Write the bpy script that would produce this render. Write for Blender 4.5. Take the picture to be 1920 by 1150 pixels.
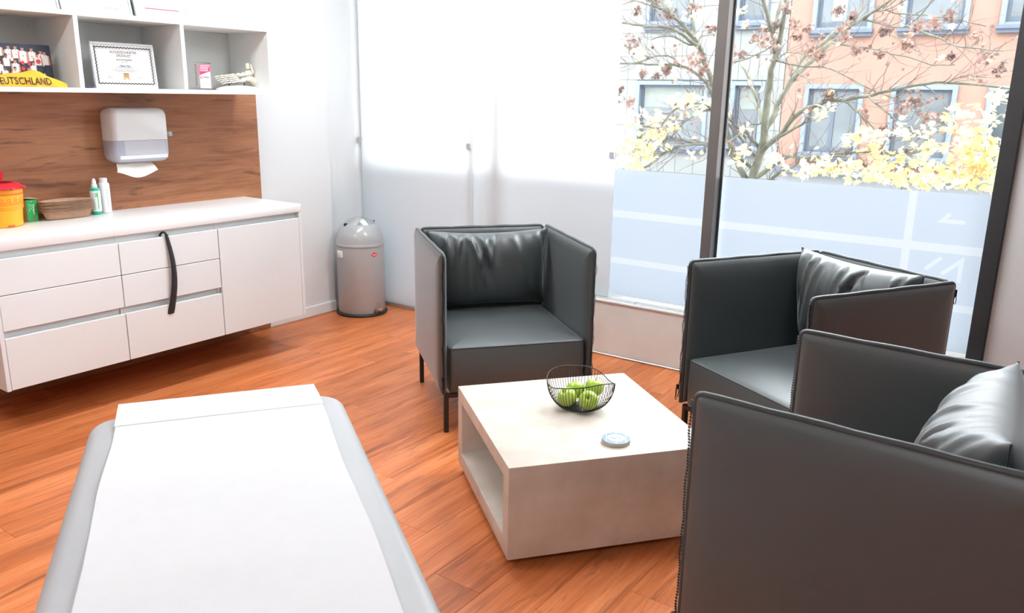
import bpy, bmesh, math, random
from mathutils import Vector, Matrix, Euler

# ------------------------------------------------------------------ scene, camera, light
S = bpy.context.scene
for o in list(bpy.data.objects):
    bpy.data.objects.remove(o)
COL = S.collection
S.view_settings.view_transform = 'Standard'
S.view_settings.look = 'None'
S.view_settings.gamma = 1.0
S.view_settings.exposure = 1.24
S.view_settings.use_curve_mapping = False

FPX, YAW, PITCH, ROLL, EYE = 1523.085, -0.61256769, 0.25520344, 0.01680335, 1.55
fw = Vector((math.sin(YAW) * math.cos(PITCH), math.cos(YAW) * math.cos(PITCH), -math.sin(PITCH)))
r0 = Vector((math.cos(YAW), -math.sin(YAW), 0))
u0 = r0.cross(fw)
rt = r0 * math.cos(ROLL) + u0 * math.sin(ROLL)
up = u0 * math.cos(ROLL) - r0 * math.sin(ROLL)
camd = bpy.data.cameras.new('camera')
cam = bpy.data.objects.new('camera', camd)
COL.objects.link(cam)
cam.matrix_world = Matrix(((rt.x, up.x, -fw.x, 0), (rt.y, up.y, -fw.y, 0), (rt.z, up.z, -fw.z, EYE), (0, 0, 0, 1)))
camd.sensor_width = 36.0
camd.lens = FPX / 1920 * 36.0
camd.clip_start = 0.05
camd.clip_end = 200
camd.dof.use_dof = True
camd.dof.focus_distance = 3.3
camd.dof.aperture_fstop = 6.3
S.camera = cam

world = bpy.data.worlds.new('overcast_sky')
S.world = world
world.use_nodes = True
bg = world.node_tree.nodes['Background']
bg.inputs['Color'].default_value = (0.88, 0.95, 1.0, 1)
bg.inputs['Strength'].default_value = 7.0
LAMP_STRENGTH = 17.0
S.cycles.max_bounces = 6
S.cycles.diffuse_bounces = 3
S.cycles.adaptive_threshold = .04
S.cycles.caustics_reflective = False
S.cycles.caustics_refractive = False
S.cycles.glossy_bounces = 2
S.cycles.transmission_bounces = 4

# ------------------------------------------------------------------ helpers
random.seed(11)
PI = math.pi

def tag(o, label=None, cat=None, group=None, kind=None):
    if label: o['label'] = label
    if cat: o['category'] = cat
    if group: o['group'] = group
    if kind: o['kind'] = kind
    return o

def empty(name, loc=(0, 0, 0), rz=0.0, parent=None):
    o = bpy.data.objects.new(name, None)
    COL.objects.link(o)
    o.location = loc
    o.rotation_euler = (0, 0, rz)
    o.empty_display_size = 0.1
    if parent: o.parent = parent
    return o

def link(name, mesh, parent=None, loc=None, rot=None):
    o = bpy.data.objects.new(name, mesh)
    COL.objects.link(o)
    if parent: o.parent = parent
    if loc is not None: o.location = loc
    if rot is not None: o.rotation_euler = rot
    return o

def copy_tree(o, parent=None):
    c = o.copy()
    COL.objects.link(c)
    c.parent = parent
    for ch in list(o.children):
        copy_tree(ch, c)
    return c

class MB:
    """collects faces, then becomes one mesh"""
    def __init__(self):
        self.v, self.f, self.m = [], [], []
        self.mi = 0
    def add(self, vs, fs):
        b = len(self.v)
        self.v += [tuple(p) for p in vs]
        for q in fs:
            self.f.append(tuple(i + b for i in q))
            self.m.append(self.mi)
        return self
    def box(self, x0, x1, y0, y1, z0, z1):
        vs = [(x, y, z) for z in (z0, z1) for y in (y0, y1) for x in (x0, x1)]
        fs = [(0, 2, 3, 1), (4, 5, 7, 6), (0, 1, 5, 4), (2, 6, 7, 3), (0, 4, 6, 2), (1, 3, 7, 5)]
        return self.add(vs, fs)
    def rbox(self, x0, x1, y0, y1, z0, z1, r=0.003, seg=2):
        bm = bmesh.new()
        bmesh.ops.create_cube(bm, size=1)
        for p in bm.verts:
            p.co = Vector(((x0 + x1) / 2 + p.co.x * (x1 - x0), (y0 + y1) / 2 + p.co.y * (y1 - y0), (z0 + z1) / 2 + p.co.z * (z1 - z0)))
        r = min(r, (x1 - x0) * .45, (y1 - y0) * .45, (z1 - z0) * .45)
        bmesh.ops.bevel(bm, geom=bm.edges[:], offset=r, segments=seg, profile=.5, affect='EDGES')
        bm.verts.index_update()
        self.add([p.co for p in bm.verts], [[q.index for q in fc.verts] for fc in bm.faces])
        bm.free()
        return self
    def tube(self, pts, rad, n=8, closed=False, cap=True, rads=None):
        P = [Vector(p) for p in pts]
        m = len(P)
        rings = []
        prev = None
        for i in range(m):
            if closed: t = P[(i + 1) % m] - P[i - 1]
            else: t = P[min(i + 1, m - 1)] - P[max(i - 1, 0)]
            if t.length < 1e-9: t = Vector((0, 0, 1))
            t.normalize()
            if prev is None:
                a = Vector((0, 0, 1)) if abs(t.z) < .9 else Vector((1, 0, 0))
                nx = t.cross(a).normalized()
            else:
                nx = prev - t * prev.dot(t)
                if nx.length < 1e-6:
                    a = Vector((0, 0, 1)) if abs(t.z) < .9 else Vector((1, 0, 0))
                    nx = t.cross(a)
                nx.normalize()
            prev = nx
            ny = t.cross(nx)
            r = rads[i] if rads else rad
            rings.append([P[i] + (nx * math.cos(2 * PI * k / n) + ny * math.sin(2 * PI * k / n)) * r for k in range(n)])
        vs = [p for rg in rings for p in rg]
        fs = []
        for i in range(m if closed else m - 1):
            j = (i + 1) % m
            for k in range(n):
                k2 = (k + 1) % n
                fs.append((i * n + k, i * n + k2, j * n + k2, j * n + k))
        if cap and not closed:
            fs.append(tuple(range(n - 1, -1, -1)))
            fs.append(tuple((m - 1) * n + k for k in range(n)))
        return self.add(vs, fs)
    def lathe(self, prof, n=32, c=(0, 0, 0), a0=0.0, a1=2 * PI):
        full = abs(a1 - a0 - 2 * PI) < 1e-6
        na = n if full else n + 1
        vs = []
        for r, z in prof:
            for k in range(na):
                a = a0 + (a1 - a0) * k / n
                vs.append((c[0] + r * math.cos(a), c[1] + r * math.sin(a), c[2] + z))
        fs = []
        for i in range(len(prof) - 1):
            for k in range(n):
                k2 = (k + 1) % na
                fs.append((i * na + k, i * na + k2, (i + 1) * na + k2, (i + 1) * na + k))
        if full:
            if prof[0][0] > 1e-5: fs.append(tuple(range(na - 1, -1, -1)))
            if prof[-1][0] > 1e-5: fs.append(tuple((len(prof) - 1) * na + k for k in range(na)))
        return self.add(vs, fs)
    def loft(self, rings, cap0=True, cap1=True):
        n = len(rings[0])
        vs = [p for rg in rings for p in rg]
        fs = []
        for i in range(len(rings) - 1):
            for k in range(n):
                k2 = (k + 1) % n
                fs.append((i * n + k, i * n + k2, (i + 1) * n + k2, (i + 1) * n + k))
        if cap0: fs.append(tuple(range(n - 1, -1, -1)))
        if cap1: fs.append(tuple((len(rings) - 1) * n + k for k in range(n)))
        return self.add(vs, fs)
    def grid(self, fn, nu, nv):
        vs = [fn(i / nu, j / nv) for j in range(nv + 1) for i in range(nu + 1)]
        fs = [(j * (nu + 1) + i, j * (nu + 1) + i + 1, (j + 1) * (nu + 1) + i + 1, (j + 1) * (nu + 1) + i) for j in range(nv) for i in range(nu)]
        return self.add(vs, fs)
    def poly(self, pts):
        return self.add(pts, [tuple(range(len(pts)))])
    def xform(self, M):
        self.v = [tuple(M @ Vector(p)) for p in self.v]
        return self
    def mesh(self, name, mats, smooth=True, angle=35):
        me = bpy.data.meshes.new(name)
        me.from_pydata(self.v, [], self.f)
        if not isinstance(mats, (list, tuple)): mats = [mats]
        for m in mats: me.materials.append(m)
        me.polygons.foreach_set('material_index', self.m)
        bm = bmesh.new()
        bm.from_mesh(me)
        bmesh.ops.remove_doubles(bm, verts=bm.verts, dist=1e-6)
        bmesh.ops.recalc_face_normals(bm, faces=bm.faces)
        bm.to_mesh(me)
        bm.free()
        if smooth:
            me.polygons.foreach_set('use_smooth', [True] * len(me.polygons))
            me.set_sharp_from_angle(angle=math.radians(angle))
        return me
    def build(self, name, mats, parent=None, smooth=True, angle=35, loc=None, rot=None):
        return link(name, self.mesh(name, mats, smooth, angle), parent, loc, rot)

def text_geo(body, size, align='CENTER', sx=1.0, res=2, bold=0.0, shear=0.0):
    cu = bpy.data.curves.new('lettering', 'FONT')
    cu.body = body
    cu.size = size
    cu.align_x = align
    cu.resolution_u = res
    cu.offset = bold
    cu.shear = shear
    o = bpy.data.objects.new('lettering', cu)
    COL.objects.link(o)
    dg = bpy.context.evaluated_depsgraph_get()
    dg.update()
    me = bpy.data.meshes.new_from_object(o.evaluated_get(dg))
    vs = [(p.co.x * sx, p.co.y) for p in me.vertices]
    fs = [tuple(p.vertices) for p in me.polygons]
    bpy.data.objects.remove(o)
    bpy.data.curves.remove(cu)
    bpy.data.meshes.remove(me)
    return vs, fs

def put_text(mb, body, size, fn, **kw):
    vs, fs = text_geo(body, size, **kw)
    mb.add([fn(x, y) for x, y in vs], fs)
    return mb

# ------------------------------------------------------------------ materials
def nmat(name):
    m = bpy.data.materials.new(name)
    m.use_nodes = True
    nt = m.node_tree
    return m, nt, nt.nodes, nt.links, nt.nodes['Principled BSDF']

def mat(name, col, rough=.5, metal=0.0, spec=.5, var=0.06, vscale=6.0, bump=0.0, bscale=200.0, coat=0.0, stretch=None, trans=0.0, sheen=0.0):
    """principled surface with procedural tone variation and fine relief"""
    m, nt, N, L, b = nmat(name)
    b.inputs['Roughness'].default_value = rough
    b.inputs['Metallic'].default_value = metal
    b.inputs['Specular IOR Level'].default_value = spec
    b.inputs['Coat Weight'].default_value = coat
    if sheen: b.inputs['Coat Roughness'].default_value = .58
    b.inputs['Transmission Weight'].default_value = trans
    b.inputs['Sheen Weight'].default_value = sheen
    b.inputs['Sheen Roughness'].default_value = .35
    b.inputs['Sheen Tint'].default_value = (.93, .97, 1.0, 1)
    tc = N.new('ShaderNodeTexCoord')
    mp = N.new('ShaderNodeMapping')
    L.new(tc.outputs['Object'], mp.inputs['Vector'])
    if stretch: mp.inputs['Scale'].default_value = stretch
    nz = N.new('ShaderNodeTexNoise')
    nz.inputs['Scale'].default_value = vscale
    nz.inputs['Detail'].default_value = 4
    L.new(mp.outputs['Vector'], nz.inputs['Vector'])
    rp = N.new('ShaderNodeValToRGB')
    rp.color_ramp.elements[0].position = .3
    rp.color_ramp.elements[1].position = .7
    rp.color_ramp.elements[0].color = (*[c * (1 - var) for c in col], 1)
    rp.color_ramp.elements[1].color = (*[min(1, c * (1 + var)) for c in col], 1)
    L.new(nz.outputs['Fac'], rp.inputs['Fac'])
    L.new(rp.outputs['Color'], b.inputs['Base Color'])
    if bump:
        nb = N.new('ShaderNodeTexNoise')
        nb.inputs['Scale'].default_value = bscale
        nb.inputs['Detail'].default_value = 3
        L.new(mp.outputs['Vector'], nb.inputs['Vector'])
        bp = N.new('ShaderNodeBump')
        bp.inputs['Strength'].default_value = bump
        bp.inputs['Distance'].default_value = .002
        L.new(nb.outputs['Fac'], bp.inputs['Height'])
        L.new(bp.outputs['Normal'], b.inputs['Normal'])
    return m

def glass_mat(name, tint=(1, 1, 1), refl=1.0):
    m, nt, N, L, b = nmat(name)
    N.remove(b)
    out = N['Material Output']
    tr = N.new('ShaderNodeBsdfTransparent')
    tr.inputs['Color'].default_value = (*tint, 1)
    gl = N.new('ShaderNodeBsdfGlossy')
    gl.inputs['Roughness'].default_value = .01
    gl.inputs['Color'].default_value = (refl, refl, refl, 1)
    fr = N.new('ShaderNodeFresnel')
    fr.inputs['IOR'].default_value = 1.25
    mx = N.new('ShaderNodeMixShader')
    L.new(fr.outputs['Fac'], mx.inputs['Fac'])
    L.new(tr.outputs['BSDF'], mx.inputs[1])
    L.new(gl.outputs['BSDF'], mx.inputs[2])
    L.new(mx.outputs['Shader'], out.inputs['Surface'])
    return m

def frost_mat(name, tcol, dcol, dmix=.25, gloss=.04, rough=.3, thru=0.0):
    """satin glass / film: diffuse transmission, some diffuse reflection, a weak sheen"""
    m, nt, N, L, b = nmat(name)
    N.remove(b)
    out = N['Material Output']
    tl = N.new('ShaderNodeBsdfTranslucent')
    tl.inputs['Color'].default_value = (*tcol, 1)
    df = N.new('ShaderNodeBsdfDiffuse')
    nz = N.new('ShaderNodeTexNoise')
    nz.inputs['Scale'].default_value = 3.0
    rp = N.new('ShaderNodeValToRGB')
    rp.color_ramp.elements[0].color = (*[c * .98 for c in dcol], 1)
    rp.color_ramp.elements[1].color = (*dcol, 1)
    L.new(nz.outputs['Fac'], rp.inputs['Fac'])
    L.new(rp.outputs['Color'], df.inputs['Color'])
    gl = N.new('ShaderNodeBsdfGlossy')
    gl.inputs['Roughness'].default_value = rough
    m1 = N.new('ShaderNodeMixShader')
    m1.inputs['Fac'].default_value = dmix
    L.new(tl.outputs['BSDF'], m1.inputs[1])
    L.new(df.outputs['BSDF'], m1.inputs[2])
    m2 = N.new('ShaderNodeMixShader')
    m2.inputs['Fac'].default_value = gloss
    L.new(m1.outputs['Shader'], m2.inputs[1])
    L.new(gl.outputs['BSDF'], m2.inputs[2])
    L.new(m2.outputs['Shader'], out.inputs['Surface'])
    return m

def wood_mat(name, axis, cols, rough, fine=(60, 3), broad=(7, .9), knots=.5, per_object=True, dark=(.06, .022, .010), bump=.05, mixw=(.55, .62)):
    """grain runs along `axis` ('X' or 'Y'); every plank draws its own offset"""
    m, nt, N, L, b = nmat(name)
    tc = N.new('ShaderNodeTexCoord')
    src = tc.outputs['Object']
    if per_object:
        oi = N.new('ShaderNodeObjectInfo')
        mul = N.new('ShaderNodeVectorMath')
        mul.operation = 'MULTIPLY_ADD'
        cmb = N.new('ShaderNodeCombineXYZ')
        for k in range(3): L.new(oi.outputs['Random'], cmb.inputs[k])
        L.new(cmb.outputs['Vector'], mul.inputs[0])
        mul.inputs[1].default_value = (37.0, 91.0, 53.0)
        L.new(src, mul.inputs[2])
        src = mul.outputs['Vector']
    def mapped(across, along):
        mp = N.new('ShaderNodeMapping')
        if axis == 'Y': mp.inputs['Scale'].default_value = (across, along, across)
        else: mp.inputs['Scale'].default_value = (along, across, across)
        L.new(src, mp.inputs['Vector'])
        return mp.outputs['Vector']
    def noise(vec, detail, rgh, dist=0.0):
        n = N.new('ShaderNodeTexNoise')
        n.inputs['Scale'].default_value = 1.0
        n.inputs['Detail'].default_value = detail
        n.inputs['Roughness'].default_value = rgh
        n.inputs['Distortion'].default_value = dist
        L.new(vec, n.inputs['Vector'])
        return n.outputs['Fac']
    bn = noise(mapped(*broad), 6, .65, .9)
    fn = noise(mapped(*fine), 5, .7, .2)
    kn = noise(mapped(broad[0] * 1.9, broad[1] * 2.4), 4, .6, 1.6)
    ad = N.new('ShaderNodeMath'); ad.operation = 'MULTIPLY_ADD'
    L.new(fn, ad.inputs[0]); ad.inputs[1].default_value = mixw[0]
    ml = N.new('ShaderNodeMath'); ml.operation = 'MULTIPLY'
    L.new(bn, ml.inputs[0]); ml.inputs[1].default_value = mixw[1]
    L.new(ml.outputs[0], ad.inputs[2])
    rp = N.new('ShaderNodeValToRGB')
    e = rp.color_ramp.elements
    e[0].position, e[0].color = .36, (*cols[0], 1)
    e[1].position, e[1].color = .78, (*cols[2], 1)
    mid = e.new(.56); mid.color = (*cols[1], 1)
    L.new(ad.outputs[0], rp.inputs['Fac'])
    kr = N.new('ShaderNodeValToRGB')
    kr.color_ramp.elements[0].position = .565
    kr.color_ramp.elements[1].position = .78
    kr.color_ramp.elements[0].color = (0, 0, 0, 1)
    kr.color_ramp.elements[1].color = (knots, knots, knots, 1)
    L.new(kn, kr.inputs['Fac'])
    kf = N.new('ShaderNodeMath'); kf.operation = 'MULTIPLY'
    L.new(kr.outputs['Color'], kf.inputs[0]); L.new(fn, kf.inputs[1])
    k2 = N.new('ShaderNodeMath'); k2.operation = 'MULTIPLY'; k2.use_clamp = True
    L.new(kf.outputs[0], k2.inputs[0]); k2.inputs[1].default_value = 1.9
    mx = N.new('ShaderNodeMix'); mx.data_type = 'RGBA'
    L.new(k2.outputs[0], mx.inputs['Factor'])
    L.new(rp.outputs['Color'], mx.inputs['A'])
    mx.inputs['B'].default_value = (*dark, 1)
    last = mx.outputs['Result']
    if per_object:
        hs = N.new('ShaderNodeHueSaturation')
        mr = N.new('ShaderNodeMapRange')
        mr.inputs['To Min'].default_value = .9
        mr.inputs['To Max'].default_value = 1.1
        L.new(oi.outputs['Random'], mr.inputs['Value'])
        L.new(mr.outputs['Result'], hs.inputs['Value'])
        L.new(last, hs.inputs['Color'])
        last = hs.outputs['Color']
    L.new(last, b.inputs['Base Color'])
    b.inputs['Roughness'].default_value = rough
    b.inputs['Specular IOR Level'].default_value = .35
    bp = N.new('ShaderNodeBump'); bp.inputs['Strength'].default_value = bump; bp.inputs['Distance'].default_value = .002
    L.new(fn, bp.inputs['Height']); L.new(bp.outputs['Normal'], b.inputs['Normal'])
    return m

def emit_mat(name, col, s):
    m, nt, N, L, b = nmat(name)
    b.inputs['Base Color'].default_value = (*col, 1)
    b.inputs['Emission Color'].default_value = (*col, 1)
    b.inputs['Emission Strength'].default_value = s
    return m

M = {}
M['wall'] = mat('white_wall_paint', (.74, .75, .755), .75, var=.012, vscale=2, bump=.08, bscale=160)
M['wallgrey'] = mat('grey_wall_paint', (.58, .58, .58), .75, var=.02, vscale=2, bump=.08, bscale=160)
M['ceiling'] = mat('ceiling_paint', (.85, .85, .85), .85, var=.01)
M['base'] = mat('white_skirting', (.80, .81, .81), .45, var=.015)
M['plank'] = wood_mat('orange_vinyl_plank', 'Y', [(.28, .070, .021), (.62, .176, .054), (.82, .29, .115)], .36, fine=(75, 3.2), broad=(9, .8), knots=.85, dark=(.12, .045, .022), mixw=(.46, .71))
M['subfloor'] = mat('dark_subfloor', (.10, .035, .015), .7)
M['panelwood'] = wood_mat('walnut_wall_panel', 'Y', [(.17, .060, .026), (.37, .150, .072), (.50, .230, .115)], .42, fine=(80, 4), broad=(8, .75), knots=1.0, per_object=False, dark=(.045, .022, .014), mixw=(.38, .79))
M['cab'] = mat('white_lacquer_front', (.775, .80, .805), .38, var=.008, vscale=2)
M['carcass'] = mat('white_carcass', (.74, .74, .73), .5, var=.01)
M['channel'] = mat('grip_channel_grey', (.74, .77, .77), .4, var=.02)
M['counter'] = mat('white_worktop', (.86, .86, .86), .3, var=.008, vscale=3)
M['shelf'] = mat('white_shelf_board', (.84, .84, .82), .45, var=.01)
M['glass'] = glass_mat('clear_glass')
M['frost'] = frost_mat('satin_glass', (.90, .92, .925), (.92, .93, .925), .42, .03, .25)
M['film'] = frost_mat('frosted_window_film', (.265, .29, .325), (.50, .54, .60), .18, .03, .3)
M['filmmark'] = mat('white_vinyl_lettering', (.9, .92, .94), .5, var=.01)
M['filmwhite'] = frost_mat('white_window_film', (.325, .335, .35), (.58, .60, .63), .18, .03, .3)
M['mullion'] = mat('brown_grey_aluminium', (.155, .140, .130), .38, metal=.25, var=.05)
M['anthracite'] = mat('anthracite_aluminium', (.050, .050, .053), .45, metal=.1, var=.05)
M['gasket'] = mat('black_gasket', (.012, .012, .012), .7)
M['alu'] = mat('brushed_aluminium', (.62, .62, .62), .35, metal=.8, var=.05, stretch=(30, 1, 1))
M['clip'] = mat('satin_clip_metal', (.52, .54, .56), .4, metal=.3, var=.03)
M['parapet'] = mat('beige_parapet_board', (.78, .775, .74), .6, var=.03, vscale=9)
M['grille'] = mat('white_grille', (.78, .77, .75), .4, var=.01)
M['dark'] = mat('dark_void', (.03, .03, .03), .8)
M['concrete'] = None
M['leather'] = mat('anthracite_leather', (.027, .038, .040), .50, spec=.8, var=.05, vscale=9, bump=.08, bscale=420, sheen=.4, coat=1.0)
M['welt'] = mat('anthracite_leather_welt', (.030, .037, .038), .48, spec=.6, sheen=.3, coat=.1, var=.04, bump=.06, bscale=420)
M['zip'] = mat('black_zipper', (.008, .008, .009), .6, spec=.25, var=.1)
M['steel'] = mat('black_powder_steel', (.016, .015, .014), .45, var=.08)
M['pad'] = mat('light_grey_vinyl', (.47, .48, .49), .42, var=.02, bump=.05, bscale=300)
M['paper'] = mat('white_crepe_paper', (.74, .74, .75), .85, var=.012, vscale=20, bump=.25, bscale=500, stretch=(1, 1, 1))
M['chrome'] = mat('polished_chrome', (.72, .72, .72), .12, metal=1.0, var=.02)
M['bin'] = mat('warm_grey_lacquer', (.42, .43, .435), .28, metal=.0, coat=.3, var=.015)
M['rubber'] = mat('black_rubber', (.018, .018, .02), .55)
M['red'] = mat('red_plastic', (.62, .02, .035), .35, var=.05)
M['logored'] = mat('red_badge', (.75, .05, .06), .4, var=.02)
M['white'] = mat('white_plastic', (.84, .84, .84), .32, var=.008)
M['whiteprint'] = mat('white_print', (.85, .85, .85), .6, var=.01)
M['yellow'] = mat('yellow_plastic', (.90, .42, .015), .35, var=.04)
M['scarf'] = mat('yellow_orange_fabric', (.93, .47, .035), .85, var=.10, vscale=14, bump=.3, bscale=350)
M['inkblack'] = mat('black_ink', (.02, .02, .025), .7)
M['inkgrey'] = mat('grey_ink', (.055, .05, .055), .7)
M['inklight'] = mat('pale_grey_ink', (.24, .23, .24), .7)
M['inkbrown'] = mat('brown_ink', (.05, .028, .025), .7)
M['inkred'] = mat('crimson_ink', (.78, .03, .14), .6)
M['inkorange'] = mat('orange_red_ink', (.80, .13, .02), .6)
M['gold'] = mat('gold_print', (.50, .30, .12), .45, metal=.2, var=.1)
M['navy'] = mat('navy_backdrop', (.020, .028, .055), .5, var=.3, vscale=12)
M['skin1'] = mat('print_skin_light', (.52, .25, .17), .6)
M['skin2'] = mat('print_skin_dark', (.20, .085, .055), .6)
M['jersey'] = mat('print_white_jersey', (.80, .76, .75), .6, var=.06, vscale=60)
M['greenbox'] = mat('green_carton', (.0, .33, .06), .45, var=.05)
M['kraftreflection'] = mat('kraft_flap_and_reflection', (.62, .42, .28), .7)
M['pulp'] = mat('brown_paper_pulp', (.46, .275, .175), .9, var=.10, vscale=40, bump=.5, bscale=300)
M['mint'] = mat('green_bottle_plastic', (.02, .42, .26), .3, var=.03)
M['label'] = mat('bottle_label', (.80, .85, .82), .5, var=.02)
M['inkgreen'] = mat('green_ink', (.03, .45, .06), .6)
M['smoke'] = mat('blue_grey_translucent_plastic', (.50, .52, .60), .25, var=.02)
M['smokedark'] = mat('smoky_plastic_edge', (.42, .44, .54), .3, var=.03)
M['towel'] = mat('cream_paper_towel', (.82, .74, .67), .9, var=.03, bump=.2, bscale=300)
M['stackpaper'] = mat('stacked_towels', (.60, .60, .65), .8, var=.03, vscale=3, stretch=(1, 1, 60))
M['silver'] = mat('silver_frame', (.66, .68, .70), .4, metal=.0, var=.02)
M['certpaper'] = mat('certificate_paper', (.64, .625, .61), .7, var=.01)
M['bone'] = mat('ivory_bone', (.80, .71, .58), .5, var=.07, vscale=40)
M['bluecase'] = mat('dark_blue_case', (.012, .018, .06), .4)
M['apple'] = None
M['stem'] = mat('apple_stem', (.06, .035, .015), .7)
M['coaster'] = mat('light_blue_coaster', (.15, .25, .37), .5, var=.02)
M['coasteredge'] = mat('coaster_board_edge', (.60, .53, .47), .7, var=.05)
M['blueink'] = mat('lilac_blue_ink', (.12, .15, .32), .5)
M['lamp'] = emit_mat('lamp_diffuser', (.90, .965, 1.0), LAMP_STRENGTH)
# outdoors
M['salmon'] = mat('salmon_render', (.175, .097, .072), .9, var=.04, vscale=3, bump=.2, bscale=40)
M['stone'] = mat('pale_limestone_slab', (.130, .133, .127), .85, var=.05, vscale=2.5)
M['joint'] = mat('stone_joint', (.095, .097, .092), .9)
M['greyrender'] = mat('grey_render', (.18, .185, .19), .9, var=.04)
M['wframe'] = mat('grey_window_frame', (.095, .115, .14), .5, var=.03)
M['wdark'] = mat('dark_window_frame', (.045, .057, .075), .45, var=.05)
M['wpane'] = mat('dark_window_pane', (.05, .06, .065), .06, spec=.9, var=.35, vscale=1.3)
M['sill'] = mat('slate_sill', (.055, .066, .088), .55, var=.05)
M['curtain'] = mat('pale_curtain', (.14, .17, .17), .8, var=.06, vscale=3, stretch=(20, 1, 1))
M['glow'] = mat('pale_room_interior', (.13, .14, .125), .8, var=.08)
M['bark'] = mat('mossy_bark', (.085, .083, .058), .9, var=.35, vscale=9, bump=.6, bscale=60)
M['twig'] = mat('brown_twig', (.08, .055, .047), .9, var=.25, vscale=9)
M['asphalt'] = mat('street_asphalt', (.22, .22, .22), .9, var=.1)

def leaf_mat(name, c0, c1, t):
    m, nt, N, L, b = nmat(name)
    nz = N.new('ShaderNodeTexNoise'); nz.inputs['Scale'].default_value = 3.5; nz.inputs['Detail'].default_value = 2
    tc = N.new('ShaderNodeTexCoord'); L.new(tc.outputs['Object'], nz.inputs['Vector'])
    rp = N.new('ShaderNodeValToRGB')
    rp.color_ramp.elements[0].position = .35; rp.color_ramp.elements[1].position = .65
    rp.color_ramp.elements[0].color = (*c0, 1); rp.color_ramp.elements[1].color = (*c1, 1)
    L.new(nz.outputs['Fac'], rp.inputs['Fac']); L.new(rp.outputs['Color'], b.inputs['Base Color'])
    b.inputs['Roughness'].default_value = .7
    tl = N.new('ShaderNodeBsdfTranslucent'); L.new(rp.outputs['Color'], tl.inputs['Color'])
    mx = N.new('ShaderNodeMixShader'); mx.inputs['Fac'].default_value = t
    L.new(b.outputs['BSDF'], mx.inputs[1]); L.new(tl.outputs['BSDF'], mx.inputs[2])
    L.new(mx.outputs['Shader'], N['Material Output'].inputs['Surface'])
    return m
M['leafy'] = leaf_mat('yellow_leaf', (.47, .35, .13), (.60, .52, .30), .4)
M['leafb'] = leaf_mat('dry_brown_leaf', (.095, .060, .052), (.25, .15, .115), .2)

def concrete_mat():
    m, nt, N, L, b = nmat('cast_concrete')
    tc = N.new('ShaderNodeTexCoord')
    nz = N.new('ShaderNodeTexNoise'); nz.inputs['Scale'].default_value = 5; nz.inputs['Detail'].default_value = 8; nz.inputs['Roughness'].default_value = .6
    L.new(tc.outputs['Object'], nz.inputs['Vector'])
    rp = N.new('ShaderNodeValToRGB')
    rp.color_ramp.elements[0].position = .3; rp.color_ramp.elements[1].position = .75
    rp.color_ramp.elements[0].color = (.50, .43, .355, 1); rp.color_ramp.elements[1].color = (.68, .615, .54, 1)
    L.new(nz.outputs['Fac'], rp.inputs['Fac'])
    vo = N.new('ShaderNodeTexVoronoi'); vo.inputs['Scale'].default_value = 34
    L.new(tc.outputs['Object'], vo.inputs['Vector'])
    vr = N.new('ShaderNodeValToRGB')
    vr.color_ramp.elements[0].position = .035; vr.color_ramp.elements[1].position = .06
    vr.color_ramp.elements[0].color = (.30, .26, .22, 1); vr.color_ramp.elements[1].color = (1, 1, 1, 1)
    L.new(vo.outputs['Distance'], vr.inputs['Fac'])
    mx = N.new('ShaderNodeMix'); mx.data_type = 'RGBA'; mx.blend_type = 'MULTIPLY'; mx.inputs['Factor'].default_value = .8
    L.new(rp.outputs['Color'], mx.inputs['A']); L.new(vr.outputs['Color'], mx.inputs['B'])
    L.new(mx.outputs['Result'], b.inputs['Base Color'])
    b.inputs['Roughness'].default_value = .55
    bp = N.new('ShaderNodeBump'); bp.inputs['Strength'].default_value = .12; bp.inputs['Distance'].default_value = .003
    L.new(nz.outputs['Fac'], bp.inputs['Height']); L.new(bp.outputs['Normal'], b.inputs['Normal'])
    return m
M['concrete'] = concrete_mat()

def apple_mat():
    m, nt, N, L, b = nmat('green_apple_skin')
    tc = N.new('ShaderNodeTexCoord')
    nz = N.new('ShaderNodeTexNoise'); nz.inputs['Scale'].default_value = 14; nz.inputs['Detail'].default_value = 2
    L.new(tc.outputs['Object'], nz.inputs['Vector'])
    rp = N.new('ShaderNodeValToRGB')
    rp.color_ramp.elements[0].position = .35; rp.color_ramp.elements[1].position = .7
    rp.color_ramp.elements[0].color = (.33, .52, .035, 1); rp.color_ramp.elements[1].color = (.56, .68, .12, 1)
    L.new(nz.outputs['Fac'], rp.inputs['Fac'])
    vo = N.new('ShaderNodeTexVoronoi'); vo.inputs['Scale'].default_value = 170
    L.new(tc.outputs['Object'], vo.inputs['Vector'])
    vr = N.new('ShaderNodeValToRGB')
    vr.color_ramp.elements[0].position = .06; vr.color_ramp.elements[1].position = .16
    vr.color_ramp.elements[0].color = (1, 1, 1, 1); vr.color_ramp.elements[1].color = (0, 0, 0, 1)
    L.new(vo.outputs['Distance'], vr.inputs['Fac'])
    mx = N.new('ShaderNodeMix'); mx.data_type = 'RGBA'
    L.new(vr.outputs['Color'], mx.inputs['Factor']); L.new(rp.outputs['Color'], mx.inputs['A']); mx.inputs['B'].default_value = (.75, .80, .40, 1)
    L.new(mx.outputs['Result'], b.inputs['Base Color'])
    b.inputs['Roughness'].default_value = .28
    return m
M['apple'] = apple_mat()

# ------------------------------------------------------------------ the room
XW, YP, YG = -4.37, 4.255, 4.45          # cabinet wall, parapet face, glazing
XR, YB, ZC = 2.2, -2.2, 2.75             # right wall, back wall, ceiling
XN, YN = -4.44, 3.97                     # wall steps back 7 cm next to the satin glass

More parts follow.
